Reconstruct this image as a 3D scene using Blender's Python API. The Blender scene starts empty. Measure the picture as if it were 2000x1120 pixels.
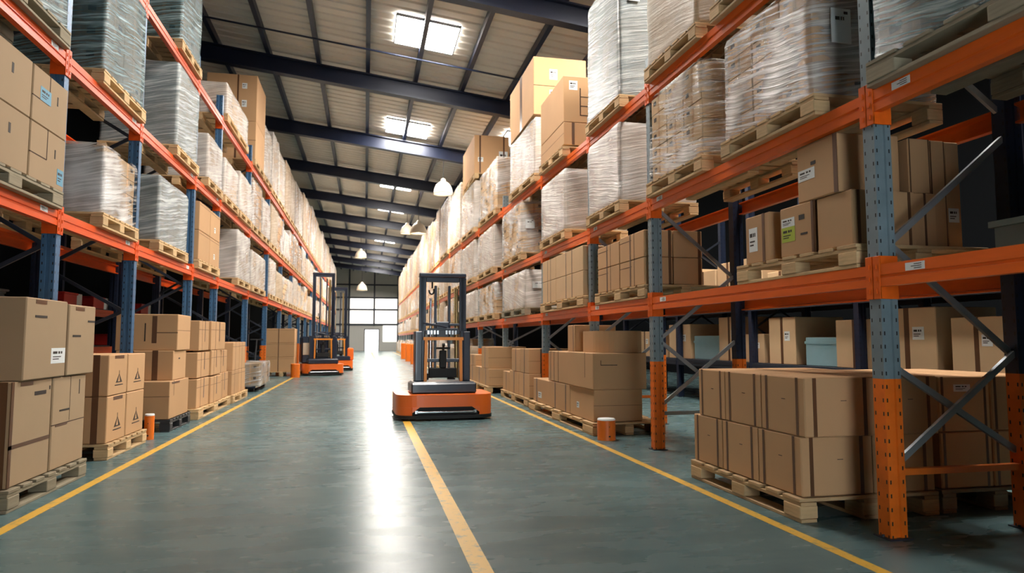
import bpy, bmesh, math, random
from mathutils import Vector, Matrix, noise
random.seed(11)
S = bpy.context.scene
COL = S.collection

# ------------------------------------------------------------------ camera
PSI, TH = math.radians(12.0886), math.radians(4.4512)
Fw = Vector((math.sin(PSI)*math.cos(TH), math.cos(PSI)*math.cos(TH), math.sin(TH)))
Rt = Vector((math.cos(PSI), -math.sin(PSI), 0))
Up = Rt.cross(Fw)
cam = bpy.data.cameras.new('camera')
co = bpy.data.objects.new('camera', cam)
COL.objects.link(co)
m3 = Matrix((Rt, Up, -Fw)).transposed()
co.matrix_world = Matrix.Translation((0, 0, 1.1)) @ m3.to_4x4()
cam.sensor_width = 36.0
cam.sensor_fit = 'HORIZONTAL'
cam.lens = 36.0*1336/2000
cam.clip_start = 0.05
cam.clip_end = 300
cam.dof.use_dof = True
cam.dof.focus_distance = 5.6
cam.dof.aperture_fstop = 2.6
S.camera = co

# ------------------------------------------------------------------ world, exposure
W = bpy.data.worlds.new('world'); S.world = W
W.use_nodes = True
bg = W.node_tree.nodes['Background']
bg.inputs[0].default_value = (0.84, 0.95, 1.0, 1)
bg.inputs[1].default_value = 8.0
S.view_settings.view_transform = 'Standard'
S.view_settings.look = 'None'
S.view_settings.gamma = 1
S.view_settings.use_curve_mapping = False
S.view_settings.exposure = 0.6
S.cycles.max_bounces = 7
S.cycles.diffuse_bounces = 2
S.cycles.glossy_bounces = 3
S.cycles.transmission_bounces = 2
S.cycles.transparent_max_bounces = 10
S.cycles.sample_clamp_indirect = 6
S.cycles.caustics_reflective = False
S.cycles.caustics_refractive = False
SKY_POWER = 62.0       # strength of the skylight panes
LAMP_POWER = 420.0     # watts of each hanging lamp

# ------------------------------------------------------------------ materials
def srgb(r, g, b):
    def c(u):
        u /= 255.0
        return u/12.92 if u <= 0.04045 else ((u+0.055)/1.055)**2.4
    return (c(r), c(g), c(b), 1)

def newmat(name):
    m = bpy.data.materials.new(name); m.use_nodes = True
    nt = m.node_tree
    return m, nt, nt.nodes['Principled BSDF']

def N(nt, kind, **kw):
    n = nt.nodes.new(kind)
    for k, v in kw.items(): setattr(n, k, v)
    return n

def math_node(nt, op, a, b=None, clamp=False):
    n = N(nt, 'ShaderNodeMath', operation=op); n.use_clamp = clamp
    for i, v in enumerate((a, b)):
        if v is None: continue
        if isinstance(v, (int, float)): n.inputs[i].default_value = v
        else: nt.links.new(v, n.inputs[i])
    return n.outputs[0]

def simple(name, col, rough=0.5, metal=0.0, var=0.12, nscale=6.0, bump=0.0, stretch=(1, 1, 1), rnd=0.0, spec=0.5, coat=0.0):
    m, nt, p = newmat(name)
    tc = N(nt, 'ShaderNodeTexCoord'); mp = N(nt, 'ShaderNodeMapping')
    mp.inputs['Scale'].default_value = stretch
    nt.links.new(tc.outputs['Object'], mp.inputs[0])
    nz = N(nt, 'ShaderNodeTexNoise'); nz.inputs['Scale'].default_value = nscale; nz.inputs['Detail'].default_value = 5
    nt.links.new(mp.outputs[0], nz.inputs['Vector'])
    val = math_node(nt, 'MULTIPLY_ADD', nz.outputs['Fac'], var*2)
    nt.nodes[-1].inputs[2].default_value = 1.0-var
    if rnd:
        oi = N(nt, 'ShaderNodeObjectInfo')
        r = math_node(nt, 'MULTIPLY_ADD', oi.outputs['Random'], rnd)
        nt.nodes[-1].inputs[2].default_value = 1.0-rnd/2
        val = math_node(nt, 'MULTIPLY', val, r)
    hs = N(nt, 'ShaderNodeHueSaturation'); hs.inputs['Color'].default_value = col
    nt.links.new(val, hs.inputs['Value'])
    nt.links.new(hs.outputs[0], p.inputs['Base Color'])
    p.inputs['Roughness'].default_value = rough
    p.inputs['Metallic'].default_value = metal
    p.inputs['Specular IOR Level'].default_value = spec
    p.inputs['Coat Weight'].default_value = coat
    if bump:
        b = N(nt, 'ShaderNodeBump'); b.inputs['Strength'].default_value = bump; b.inputs['Distance'].default_value = 0.01
        nt.links.new(nz.outputs['Fac'], b.inputs['Height']); nt.links.new(b.outputs[0], p.inputs['Normal'])
    return m

M = {}
M['carton'] = simple('cardboard', srgb(198, 156, 114), 0.8, var=0.08, nscale=2.2, rnd=0.16, spec=0.25)
M['carton_dim_grey'] = simple('dim_grey_cardboard', srgb(168, 142, 112), 0.8, var=0.08, nscale=2.2, rnd=0.12, spec=0.25)  # greyer copy; on the left-hand cartons its tone stands in for dimmer light
M['carton_light'] = simple('light_cardboard', srgb(214, 180, 140), 0.75, var=0.1, nscale=2.5, rnd=0.2, spec=0.25)
M['tape'] = simple('brown_tape', srgb(98, 66, 44), 0.35, var=0.1, nscale=8)
M['ink'] = simple('print_ink', srgb(52, 42, 36), 0.7, var=0.1)
M['seam'] = simple('seam', srgb(70, 48, 34), 0.9, var=0.1)
M['paper'] = simple('label_paper', srgb(232, 234, 232), 0.6, var=0.03)
M['paper_green'] = simple('green_label_paper', srgb(176, 190, 62), 0.6, var=0.03)
M['paper_blue'] = simple('blue_label_paper', srgb(96, 150, 176), 0.6, var=0.05)
M['wood'] = simple('pallet_wood', srgb(206, 172, 128), 0.75, var=0.28, nscale=4, stretch=(3, 3, 14), bump=0.25, rnd=0.3, spec=0.2)
M['wood_grey'] = simple('weathered_pallet_wood', srgb(150, 138, 116), 0.8, var=0.3, nscale=4, stretch=(3, 3, 14), bump=0.25, rnd=0.2, spec=0.2)
M['wood_black'] = simple('black_pallet_plastic', srgb(44, 44, 46), 0.5, var=0.2)
M['orange'] = simple('orange_rack_paint', srgb(236, 102, 28), 0.36, var=0.14, nscale=5, stretch=(6, 1, 6), rnd=0.06, coat=0.0, spec=0.3)
M['orange_dark'] = simple('red_orange_rack_paint', srgb(220, 82, 24), 0.38, var=0.14, nscale=5, stretch=(6, 1, 6), rnd=0.06, coat=0.0, spec=0.3)
M['guard'] = simple('orange_post_paint', srgb(240, 118, 28), 0.42, var=0.12, nscale=7, stretch=(4, 4, 1), rnd=0.05)
M['truck_orange'] = simple('truck_orange_paint', srgb(250, 116, 36), 0.35, var=0.05, nscale=3, coat=0.15)
M['amber'] = simple('amber_frame_paint', srgb(240, 150, 50), 0.35, var=0.06, nscale=5, coat=0.2)
M['navy'] = simple('navy_paint', srgb(22, 34, 56), 0.3, var=0.12, nscale=4, coat=0.3)
M['navy_roof'] = simple('navy_roof_steel', srgb(13, 25, 52), 0.45, var=0.1, nscale=3)
M['dark'] = simple('black_rubber', srgb(20, 20, 22), 0.6, var=0.1)
M['chrome'] = simple('chrome', srgb(200, 202, 205), 0.2, metal=1.0, var=0.05)
M['brass'] = simple('oiled_steel', srgb(176, 150, 104), 0.35, metal=0.7, var=0.2, nscale=20)
M['brace'] = simple('galvanised_steel', srgb(150, 154, 158), 0.42, metal=0.6, var=0.12, nscale=12)
M['brace_dark'] = simple('dark_steel', srgb(46, 52, 64), 0.45, metal=0.3, var=0.12, nscale=12)
M['lampshade'] = simple('enamel', srgb(216, 204, 184), 0.4, var=0.05)
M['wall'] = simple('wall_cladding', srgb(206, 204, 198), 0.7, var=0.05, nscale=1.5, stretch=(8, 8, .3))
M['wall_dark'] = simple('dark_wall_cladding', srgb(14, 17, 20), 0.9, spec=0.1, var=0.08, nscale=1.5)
M['roof'] = simple('roof_sheet', srgb(212, 208, 198), 0.55, var=0.08, nscale=0.8, rnd=0.0)
M['grey_cloth'] = simple('grey_sheet', srgb(150, 152, 152), 0.6, var=0.2, nscale=6, bump=0.4)
M['red'] = simple('red_plastic', srgb(200, 44, 34), 0.4, var=0.08)
M['bluegreen'] = simple('pale_blue_plastic', srgb(150, 190, 200), 0.4, var=0.08)
M['greenish'] = simple('grey_green_plastic', srgb(74, 88, 80), 0.35, var=0.15, nscale=9)

def post_mat(name, col):                                   # painted steel with the two rows of slots of a rack post
    m, nt, p = newmat(name)
    tc = N(nt, 'ShaderNodeTexCoord'); sx = N(nt, 'ShaderNodeSeparateXYZ')
    nt.links.new(tc.outputs['Object'], sx.inputs[0])
    zf = math_node(nt, 'MODULO', sx.outputs[2], 0.075)
    zz = math_node(nt, 'LESS_THAN', zf, 0.022)
    ax = math_node(nt, 'ABSOLUTE', sx.outputs[0]); ay = math_node(nt, 'ABSOLUTE', sx.outputs[1])
    def band(v, c, w):
        d = math_node(nt, 'ABSOLUTE', math_node(nt, 'SUBTRACT', v, c))
        return math_node(nt, 'LESS_THAN', d, w)
    hole = math_node(nt, 'MULTIPLY', zz, math_node(nt, 'MAXIMUM', band(ax, 0.040, 0.0045), band(ay, 0.031, 0.0045)))
    nz = N(nt, 'ShaderNodeTexNoise'); nz.inputs['Scale'].default_value = 9; nz.inputs['Detail'].default_value = 5
    nt.links.new(tc.outputs['Object'], nz.inputs['Vector'])
    hs = N(nt, 'ShaderNodeHueSaturation'); hs.inputs['Color'].default_value = col
    v = math_node(nt, 'MULTIPLY_ADD', nz.outputs['Fac'], 0.5); nt.nodes[-1].inputs[2].default_value = 0.75
    nt.links.new(v, hs.inputs['Value'])
    mx = N(nt, 'ShaderNodeMix', data_type='RGBA')
    nt.links.new(hole, mx.inputs['Factor']); nt.links.new(hs.outputs[0], mx.inputs['A'])
    mx.inputs['B'].default_value = (0.008, 0.008, 0.01, 1)
    nt.links.new(mx.outputs['Result'], p.inputs['Base Color'])
    p.inputs['Roughness'].default_value = 0.42; p.inputs['Metallic'].default_value = 0.15
    return m
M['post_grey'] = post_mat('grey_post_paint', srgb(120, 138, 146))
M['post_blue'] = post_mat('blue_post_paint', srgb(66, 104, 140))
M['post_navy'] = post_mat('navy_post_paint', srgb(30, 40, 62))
M['post_orange'] = post_mat('orange_lower_post_paint', srgb(240, 116, 28))

def film(name, base, k1, k2, col, rough=0.22, streak_glint=None):
    m, nt, p = newmat(name)
    out = nt.nodes['Material Output']
    tc = N(nt, 'ShaderNodeTexCoord'); sx = N(nt, 'ShaderNodeSeparateXYZ')
    nt.links.new(tc.outputs['Object'], sx.inputs[0])
    oi = N(nt, 'ShaderNodeObjectInfo')
    u = math_node(nt, 'ADD', sx.outputs[0], sx.outputs[1])
    big = N(nt, 'ShaderNodeTexNoise'); big.inputs['Scale'].default_value = 2.0; big.inputs['Detail'].default_value = 2
    u4 = math_node(nt, 'MULTIPLY', u, 1.0)
    tilt = math_node(nt, 'MULTIPLY', u, -0.20)
    v = math_node(nt, 'ADD', sx.outputs[2], tilt)
    cv = N(nt, 'ShaderNodeCombineXYZ')
    nt.links.new(u4, cv.inputs[0]); nt.links.new(sx.outputs[2], cv.inputs[1]); nt.links.new(math_node(nt, 'MULTIPLY', oi.outputs['Random'], 40.0), cv.inputs[2])
    nt.links.new(cv.outputs[0], big.inputs['Vector'])
    wob = math_node(nt, 'MULTIPLY', big.outputs['Fac'], 0.08)
    vw = math_node(nt, 'ADD', v, wob)
    cs = N(nt, 'ShaderNodeCombineXYZ')
    nt.links.new(math_node(nt, 'MULTIPLY', u, 0.9), cs.inputs[0]); nt.links.new(math_node(nt, 'MULTIPLY', vw, 26.0), cs.inputs[1])
    nt.links.new(math_node(nt, 'MULTIPLY', oi.outputs['Random'], 17.0), cs.inputs[2])
    st = N(nt, 'ShaderNodeTexNoise'); st.inputs['Scale'].default_value = 1.6; st.inputs['Detail'].default_value = 6; st.inputs['Roughness'].default_value = 0.65
    nt.links.new(cs.outputs[0], st.inputs['Vector'])
    mr = N(nt, 'ShaderNodeMapRange'); mr.inputs[1].default_value = 0.46; mr.inputs[2].default_value = 0.70
    nt.links.new(st.outputs['Fac'], mr.inputs[0])
    a = math_node(nt, 'MULTIPLY', mr.outputs[0], k1)
    b = math_node(nt, 'MULTIPLY', math_node(nt, 'SUBTRACT', big.outputs['Fac'], 0.45), k2)
    fac = math_node(nt, 'ADD', math_node(nt, 'ADD', a, b), base, clamp=True)
    bp = N(nt, 'ShaderNodeBump'); bp.inputs['Strength'].default_value = 0.8; bp.inputs['Distance'].default_value = 0.02
    nt.links.new(st.outputs['Fac'], bp.inputs['Height']); nt.links.new(bp.outputs[0], p.inputs['Normal'])
    cm = N(nt, 'ShaderNodeMix', data_type='RGBA')
    nt.links.new(math_node(nt, 'MULTIPLY', mr.outputs[0], 0.8), cm.inputs['Factor'])
    cm.inputs['A'].default_value = col; cm.inputs['B'].default_value = streak_glint or col  # pale streaks paint highlights into the film's base colour
    nt.links.new(cm.outputs['Result'], p.inputs['Base Color']); p.inputs['Roughness'].default_value = rough
    p.inputs['Specular IOR Level'].default_value = 0.8
    tr = N(nt, 'ShaderNodeBsdfTransparent'); tr.inputs[0].default_value = (0.96, 0.96, 0.95, 1)
    mx = N(nt, 'ShaderNodeMixShader')
    nt.links.new(fac, mx.inputs[0]); nt.links.new(tr.outputs[0], mx.inputs[1]); nt.links.new(p.outputs[0], mx.inputs[2])
    nt.links.new(mx.outputs[0], out.inputs[0])
    return m
M['clear'] = film('clear_stretch_film', 0.12, 0.62, 2.2, srgb(240, 238, 236), 0.16)
M['milky'] = film('milky_stretch_film', 0.46, 0.40, 0.9, srgb(238, 232, 226))
M['smooth'] = film('smooth_stretch_film', 0.40, 0.22, 0.3, srgb(206, 192, 170), 0.4)
M['silver'] = film('silver_stretch_film', 0.66, 0.34, 0.6, srgb(150, 162, 164), 0.2, srgb(236, 238, 236))
M['teal'] = film('grey_green_stretch_film', 0.70, 0.30, 0.4, srgb(62, 94, 98), 0.16, srgb(206, 222, 220))

def floor_mat():
    m, nt, p = newmat('sealed_concrete')
    tc = N(nt, 'ShaderNodeTexCoord')
    n1 = N(nt, 'ShaderNodeTexNoise'); n1.inputs['Scale'].default_value = 0.7; n1.inputs['Detail'].default_value = 8; n1.inputs['Roughness'].default_value = 0.65
    nt.links.new(tc.outputs['Object'], n1.inputs['Vector'])
    n2 = N(nt, 'ShaderNodeTexNoise'); n2.inputs['Scale'].default_value = 1.6; n2.inputs['Detail'].default_value = 4; n2.inputs['Roughness'].default_value = 0.5
    mp = N(nt, 'ShaderNodeMapping'); mp.inputs['Scale'].default_value = (1, 3, 1); mp.inputs['Rotation'].default_value = (0, 0, .12)
    nt.links.new(tc.outputs['Object'], mp.inputs[0]); nt.links.new(mp.outputs[0], n2.inputs['Vector'])
    ramp = N(nt, 'ShaderNodeValToRGB')
    ramp.color_ramp.elements[0].position = 0.3; ramp.color_ramp.elements[0].color = srgb(66, 92, 97)
    ramp.color_ramp.elements[1].position = 0.72; ramp.color_ramp.elements[1].color = srgb(108, 130, 130)
    s = math_node(nt, 'ADD', math_node(nt, 'MULTIPLY', n1.outputs['Fac'], 0.65), math_node(nt, 'MULTIPLY', n2.outputs['Fac'], 0.35))
    nt.links.new(s, ramp.inputs[0]); nt.links.new(ramp.outputs[0], p.inputs['Base Color'])
    r = math_node(nt, 'MULTIPLY_ADD', n2.outputs['Fac'], 0.14); nt.nodes[-1].inputs[2].default_value = 0.20
    nt.links.new(r, p.inputs['Roughness'])
    p.inputs['Specular IOR Level'].default_value = 0.19
    b = N(nt, 'ShaderNodeBump'); b.inputs['Strength'].default_value = 0.04; b.inputs['Distance'].default_value = 0.01
    nt.links.new(n1.outputs['Fac'], b.inputs['Height']); nt.links.new(b.outputs[0], p.inputs['Normal'])
    return m
M['floor'] = floor_mat()

def line_mat():
    m, nt, p = newmat('worn_yellow_paint')
    tc = N(nt, 'ShaderNodeTexCoord')
    n1 = N(nt, 'ShaderNodeTexNoise'); n1.inputs['Scale'].default_value = 14; n1.inputs['Detail'].default_value = 7; n1.inputs['Roughness'].default_value = 0.7
    nt.links.new(tc.outputs['Object'], n1.inputs['Vector'])
    ramp = N(nt, 'ShaderNodeValToRGB')
    ramp.color_ramp.elements[0].position = 0.33; ramp.color_ramp.elements[0].color = srgb(150, 140, 96)
    ramp.color_ramp.elements[1].position = 0.47; ramp.color_ramp.elements[1].color = srgb(226, 176, 66)
    nt.links.new(n1.outputs['Fac'], ramp.inputs[0]); nt.links.new(ramp.outputs[0], p.inputs['Base Color'])
    p.inputs['Roughness'].default_value = 0.45
    return m
M['yellow'] = line_mat()

def emit(name, col, s):
    m, nt, p = newmat(name)
    p.inputs['Base Color'].default_value = col
    p.inputs['Emission Color'].default_value = col; p.inputs['Emission Strength'].default_value = s
    return m
M['sky_pane'] = emit('skylight_pane', (1, 0.95, 0.88, 1), SKY_POWER)
M['sky_pane_far'] = emit('far_skylight_pane', (1, 0.94, 0.86, 1), SKY_POWER*1.3)
M['day_panel'] = emit('translucent_daylight_panel', (1, 0.95, 0.88, 1), 1.3)
M['day_panel_door'] = emit('doorway_daylight_glow', (1, 0.97, 0.93, 1), 2.0)
M['bulb'] = emit('lit_bulb', (1, 0.9, 0.75, 1), 14)

# ------------------------------------------------------------------ mesh helpers
class MB:
    def __init__(s): s.v = []; s.f = []; s.mi = []; s.sm = []
    def add(s, vs, fs, mi=0, smooth=False):
        o = len(s.v); s.v += [tuple(v) for v in vs]
        for f in fs: s.f.append([i+o for i in f]); s.mi.append(mi); s.sm.append(smooth)
    def box(s, x0, x1, y0, y1, z0, z1, c=0.0, mi=0):
        X, Y, Z = (x0, x1), (y0, y1), (z0, z1)
        if c <= 0:
            vs = [(X[i], Y[j], Z[k]) for i in (0, 1) for j in (0, 1) for k in (0, 1)]
            s.add(vs, [(0, 1, 3, 2), (4, 6, 7, 5), (0, 4, 5, 1), (2, 3, 7, 6), (0, 2, 6, 4), (1, 5, 7, 3)], mi); return
        c = min(c, 0.45*min(x1-x0, y1-y0, z1-z0))
        vs = []; idx = {}
        for i in (0, 1):
            for j in (0, 1):
                for k in (0, 1):
                    d = [c*(1-2*i), c*(1-2*j), c*(1-2*k)]
                    for a in range(3):
                        p = [X[i], Y[j], Z[k]]
                        for b in range(3):
                            if b != a: p[b] += d[b]
                        idx[(i, j, k, a)] = len(vs); vs.append(p)
        fs = []
        I = lambda i, j, k, a: idx[(i, j, k, a)]
        for t in (0, 1):
            fs.append([I(t, 0, 0, 0), I(t, 1, 0, 0), I(t, 1, 1, 0), I(t, 0, 1, 0)])
            fs.append([I(0, t, 0, 1), I(1, t, 0, 1), I(1, t, 1, 1), I(0, t, 1, 1)])
            fs.append([I(0, 0, t, 2), I(1, 0, t, 2), I(1, 1, t, 2), I(0, 1, t, 2)])
        for p in (0, 1):
            for q in (0, 1):
                fs.append([I(p, q, 0, 0), I(p, q, 1, 0), I(p, q, 1, 1), I(p, q, 0, 1)])
                fs.append([I(p, 0, q, 0), I(p, 1, q, 0), I(p, 1, q, 2), I(p, 0, q, 2)])
                fs.append([I(0, p, q, 1), I(1, p, q, 1), I(1, p, q, 2), I(0, p, q, 2)])
                for r in (0, 1): fs.append([I(p, q, r, 0), I(p, q, r, 1), I(p, q, r, 2)])
        s.add(vs, fs, mi)
    def bar(s, a, b, w, h=None, mi=0, up=None):           # a square bar between two points
        h = h or w; a = Vector(a); b = Vector(b); d = (b-a).normalized()
        u = Vector(up) if up else (Vector((0, 0, 1)) if abs(d.z) < 0.95 else Vector((1, 0, 0)))
        x = d.cross(u).normalized(); y = x.cross(d).normalized()
        vs = [p + x*i*w/2 + y*j*h/2 for p in (a, b) for i, j in ((-1, -1), (1, -1), (1, 1), (-1, 1))]
        s.add(vs, [(0, 1, 2, 3), (4, 5, 6, 7), (0, 1, 5, 4), (1, 2, 6, 5), (2, 3, 7, 6), (3, 0, 4, 7)], mi)
    def prism(s, poly, a, b, mi=0):                        # poly [(p,q)] -> points through a(p,q), b(p,q)
        n = len(poly); vs = [a(*p) for p in poly] + [b(*p) for p in poly]
        s.add(vs, [list(range(n)), list(range(n, 2*n))] + [(i, (i+1) % n, n+(i+1) % n, n+i) for i in range(n)], mi)
    def lathe(s, prof, cx, cy, n=28, mi=0, caps=True):      # prof [(r,z)]
        vs = []; k = len(prof)
        for i in range(n):
            t = 2*math.pi*i/n
            vs += [(cx+r*math.cos(t), cy+r*math.sin(t), z) for r, z in prof]
        fs = [(i*k+j, ((i+1) % n)*k+j, ((i+1) % n)*k+j+1, i*k+j+1) for i in range(n) for j in range(k-1)]
        s.add(vs, fs, mi, True)
        if caps:
            s.add([(cx+prof[0][0]*math.cos(2*math.pi*i/n), cy+prof[0][0]*math.sin(2*math.pi*i/n), prof[0][1]) for i in range(n)], [list(range(n))], mi)
            s.add([(cx+prof[-1][0]*math.cos(2*math.pi*i/n), cy+prof[-1][0]*math.sin(2*math.pi*i/n), prof[-1][1]) for i in range(n)], [list(range(n))], mi)
    def cyl(s, a, b, r, n=14, mi=0):
        a = Vector(a); b = Vector(b); d = (b-a).normalized()
        u = Vector((0, 0, 1)) if abs(d.z) < 0.95 else Vector((1, 0, 0))
        x = d.cross(u).normalized(); y = x.cross(d)
        ring = lambda p: [p + (x*math.cos(2*math.pi*i/n)+y*math.sin(2*math.pi*i/n))*r for i in range(n)]
        s.add(ring(a)+ring(b), [(i, (i+1) % n, n+(i+1) % n, n+i) for i in range(n)], mi, True)
        s.add(ring(a), [list(range(n))], mi); s.add(ring(b), [list(range(n))], mi)
    def mesh(s, name, mats):
        me = bpy.data.meshes.new(name); me.from_pydata(s.v, [], s.f)
        for m in mats: me.materials.append(m)
        me.polygons.foreach_set('material_index', s.mi); me.polygons.foreach_set('use_smooth', s.sm)
        bm = bmesh.new(); bm.from_mesh(me); bmesh.ops.recalc_face_normals(bm, faces=bm.faces); bm.to_mesh(me); bm.free()
        return me
    def build(s, name, mats, parent=None, loc=(0, 0, 0)):
        if not isinstance(mats, (list, tuple)): mats = [mats]
        return obj(name, s.mesh(name, mats), parent, loc)

def obj(name, me, parent=None, loc=(0, 0, 0), scale=None):
    o = bpy.data.objects.new(name, me); COL.objects.link(o)
    o.location = loc
    if scale: o.scale = scale
    if parent: o.parent = parent
    return o
def tag(o, label, cat, group=None):
    o['label'] = label; o['category'] = cat
    if group: o['group'] = group
    return o
def thing(name, label, cat, loc, group=None, rz=0.0, rx=0.0):
    o = bpy.data.objects.new(name, None); COL.objects.link(o)
    o.empty_display_size = 0.1
    o.location = loc; o.rotation_euler = (rx, 0, rz)
    return tag(o, label, cat, group)
def struct(o): o['kind'] = 'structure'; return o

_W1 = 'first second third fourth fifth sixth seventh eighth ninth tenth eleventh twelfth thirteenth fourteenth fifteenth sixteenth seventeenth eighteenth nineteenth twentieth'.split()
def ORD(n):
    if n <= 20: return _W1[n-1]
    t = ['twenty', 'thirty', 'forty', 'fifty'][n//10-2]
    return (t[:-1]+'ieth') if n % 10 == 0 else t+'-'+_W1[n % 10-1]

# ------------------------------------------------------------------ setting: floor, walls, roof
mb = MB(); mb.box(-8.2, 10.2, -3, 90, -0.2, 0); struct(mb.build('floor', M['floor']))
def roofz(x, base): return base - 0.12*x
mb = MB()                                                  # corrugated roof sheet, ribs across the building
prof = []; y = -3.0
while y < 71:
    prof += [(y, 0), (y+0.22, 0), (y+0.245, 0.035), (y+0.305, 0.035)]; y += 0.33
k = len(prof)
vs = []
for x in (-8.2, 10.2):
    vs += [(x, p, roofz(x, 8.0)+q) for p, q in prof]
    vs += [(x, p, roofz(x, 8.12)+q) for p, q in prof]
fs = []
for i in range(k-1):
    fs += [(i, i+1, 2*k+i+1, 2*k+i), (k+i, 3*k+i, 3*k+i+1, k+i+1)]
fs += [(0, 2*k, 3*k, k), (k-1, 2*k-1, 4*k-1, 3*k-1)]
mb.add(vs, fs); struct(mb.build('ceiling', M['roof']))

BEAM_Y = [-1.5, 3.5, 6.9, 11.9, 17.3, 22.5, 27.6, 33, 38.2, 43.4, 48.6, 53.8, 59, 64.2]
ISEC = [(-.11, 0), (.11, 0), (.11, .035), (.02, .035), (.02, .385), (.11, .385), (.11, .42), (-.11, .42), (-.11, .385), (-.02, .385), (-.02, .035), (-.11, .035)]
for yb in BEAM_Y:
    mb = MB(); mb.prism(ISEC, lambda p, q: (-8.1, yb+p, roofz(-8.1, 7.4)+q), lambda p, q: (10.1, yb+p, roofz(10.1, 7.4)+q))
    struct(mb.build('roof_beam', M['navy_roof']))
for i in range(-6, 9):
    x = -0.04+1.2*i
    mb = MB(); mb.box(x-.05, x+.05, -2.9, 70, roofz(x, 7.82), roofz(x, 8.0)-.008)
    struct(mb.build('roof_purlin', M['navy_roof']))
mb = MB(); mb.cyl((-6, 15.62, roofz(-6, 7.76)), (8, 15.62, roofz(8, 7.76)), 0.022); struct(mb.build('roof_tie_beam', M['navy_roof']))

wn = 0
for (cx, y0, mat) in [(1.21, 8.2, 'sky_pane'), (1.21, 14.0, 'sky_pane'), (1.21, 20.85, 'sky_pane'), (1.21, 29.0, 'sky_pane_far'), (1.21, 34.6, 'sky_pane_far'), (1.21, 40.0, 'sky_pane_far'),
                      (1.21, 46.0, 'sky_pane_far'), (1.21, 51.0, 'sky_pane_far'), (1.21, 56.0, 'sky_pane_far'), (1.21, 61.5, 'sky_pane_far'), (4.81, 4.6, 'sky_pane'), (4.81, 8.6, 'sky_pane'), (4.81, 20.0, 'sky_pane')]:  # unseen skylights over the next aisle are added to brighten it
    wn += 1
    w = thing('window_%d' % wn, 'bright skylight', 'window', (cx, y0, roofz(cx, 7.95)))
    del w['label']; del w['category']; struct(w)
    w.rotation_euler = (0, math.atan(0.12), 0)
    for sx in (-1, 1):
        mb = MB(); a, b = sorted((sx*0.06, sx*0.66)); mb.box(a, b, 0, 1.35, -.012, .012); struct(mb.build('pane', M[mat], w))
    mb = MB()
    for q in (-.03, 1.35): mb.box(-.69, .69, q, q+.03, -.03, .03)
    for q in (-.69, .66): mb.box(q, q+.03, 0, 1.35, -.03, .03)
    struct(mb.build('window_frame', M['brace'], w))

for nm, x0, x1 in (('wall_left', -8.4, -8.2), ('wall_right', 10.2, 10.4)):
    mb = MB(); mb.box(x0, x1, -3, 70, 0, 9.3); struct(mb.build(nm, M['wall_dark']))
def walls(name, holes_x0, holes_x1, hz, y0, y1, mat):
    mb = MB(); mb.box(-8.2, holes_x0, y0, y1, 0, 9.1); mb.box(holes_x1, 10.2, y0, y1, 0, 9.1); mb.box(holes_x0, holes_x1, y0, y1, hz, 9.1)
    return struct(mb.build(name, mat))
walls('wall_back', 0.3, 2.2, 2.7, -3.2, -3.0, M['wall_dark'])  # unseen wall; its opening is shaped to aim light down the aisle
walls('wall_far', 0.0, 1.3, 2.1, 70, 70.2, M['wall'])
mb = MB()                                                   # girts and columns of the far wall
for x in (-4, -1.6, 0.85, 3.2, 5.6):
    mb.box(x-.07, x+.07, 69.86, 70, 2.5 if 0 < x < 1.6 else 0, 8.2)
for z in (2.62, 4.1, 5.3, 6.6): mb.box(-8.2, 10.2, 69.9, 70, z-.07, z+.07)
struct(mb.build('trim_9', M['brace_dark']))
for i, (x0, x1, z0, z1) in enumerate([(-1.5, .75, 2.72, 4.0), (.95, 3.1, 2.72, 4.0), (-1.5, .75, 4.2, 5.2), (.95, 3.1, 4.2, 5.2), (1.75, 3.1, .9, 2.5)]):
    wn += 1
    mb = MB(); mb.box(x0, x1, 69.94, 69.99, z0, z1); struct(mb.build('window_%d' % wn, M['day_panel']))
mb = MB()
for x0, x1 in ((-.08, 0), (1.3, 1.38)): mb.box(x0, x1, 69.85, 70, 0, 2.18)
mb.box(0, 1.3, 69.85, 70, 2.1, 2.18); dr = struct(mb.build('door_1', M['brace_dark']))
mb = MB()
for k in range(6): mb.box(.004+k*.2155, .2155+k*.2155, 69.97+.012*(k % 2), 69.976+.012*(k % 2), .01, 2.1)
mb.build('door_glow_strips', M['day_panel_door'], dr)  # added glowing strips stand in for daylight in the doorway

for i, (x, w, y1) in enumerate([(-2.03, .075, 21.0), (0.565, .1, 62), (2.42, .07, 62)]):
    mb = MB(); mb.box(x-w/2, x+w/2, 1.0, y1, 0.0, 0.0015); struct(mb.build('trim_%d' % (i+1), M['yellow']))

# ------------------------------------------------------------------ racks
XR, XRB = 2.90, 3.82            # centre of the front and rear posts, right rack
XL, XLB = -2.60, -3.52
def piece(y, pts):
    if y <= pts[0][0]: return pts[0][1]
    for (a, p), (b, q) in zip(pts, pts[1:]):
        if y <= b: return p + (q-p)*(y-a)/(b-a)
    return pts[-1][1]
LV = {('R', 1): [(0, 1.52), (14, 1.54), (20, 1.56)], ('R', 2): [(0, 2.53), (9, 2.54), (25, 2.66)], ('R', 3): [(0, 3.70), (9, 3.76), (25, 4.12)],
      ('L', 1): [(0, 2.18)], ('L', 2): [(0, 3.55)], ('L', 3): [(0, 5.03)]}
def lvz(s, l, y): return piece(y, LV[s, l])
def lvslope(s, l, y): return (lvz(s, l, y+.5)-lvz(s, l, y-.5))
UPR = [0.45, 3.38, 6.52, 8.46, 10.9, 14.2, 17.4]
UPL = [3.7, 6.40, 8.39, 10.96, 12.75, 15.95, 19.0]
while UPR[-1] < 60: UPR.append(UPR[-1]+3.1)
while UPL[-1] < 60: UPL.append(UPL[-1]+3.1)

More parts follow.
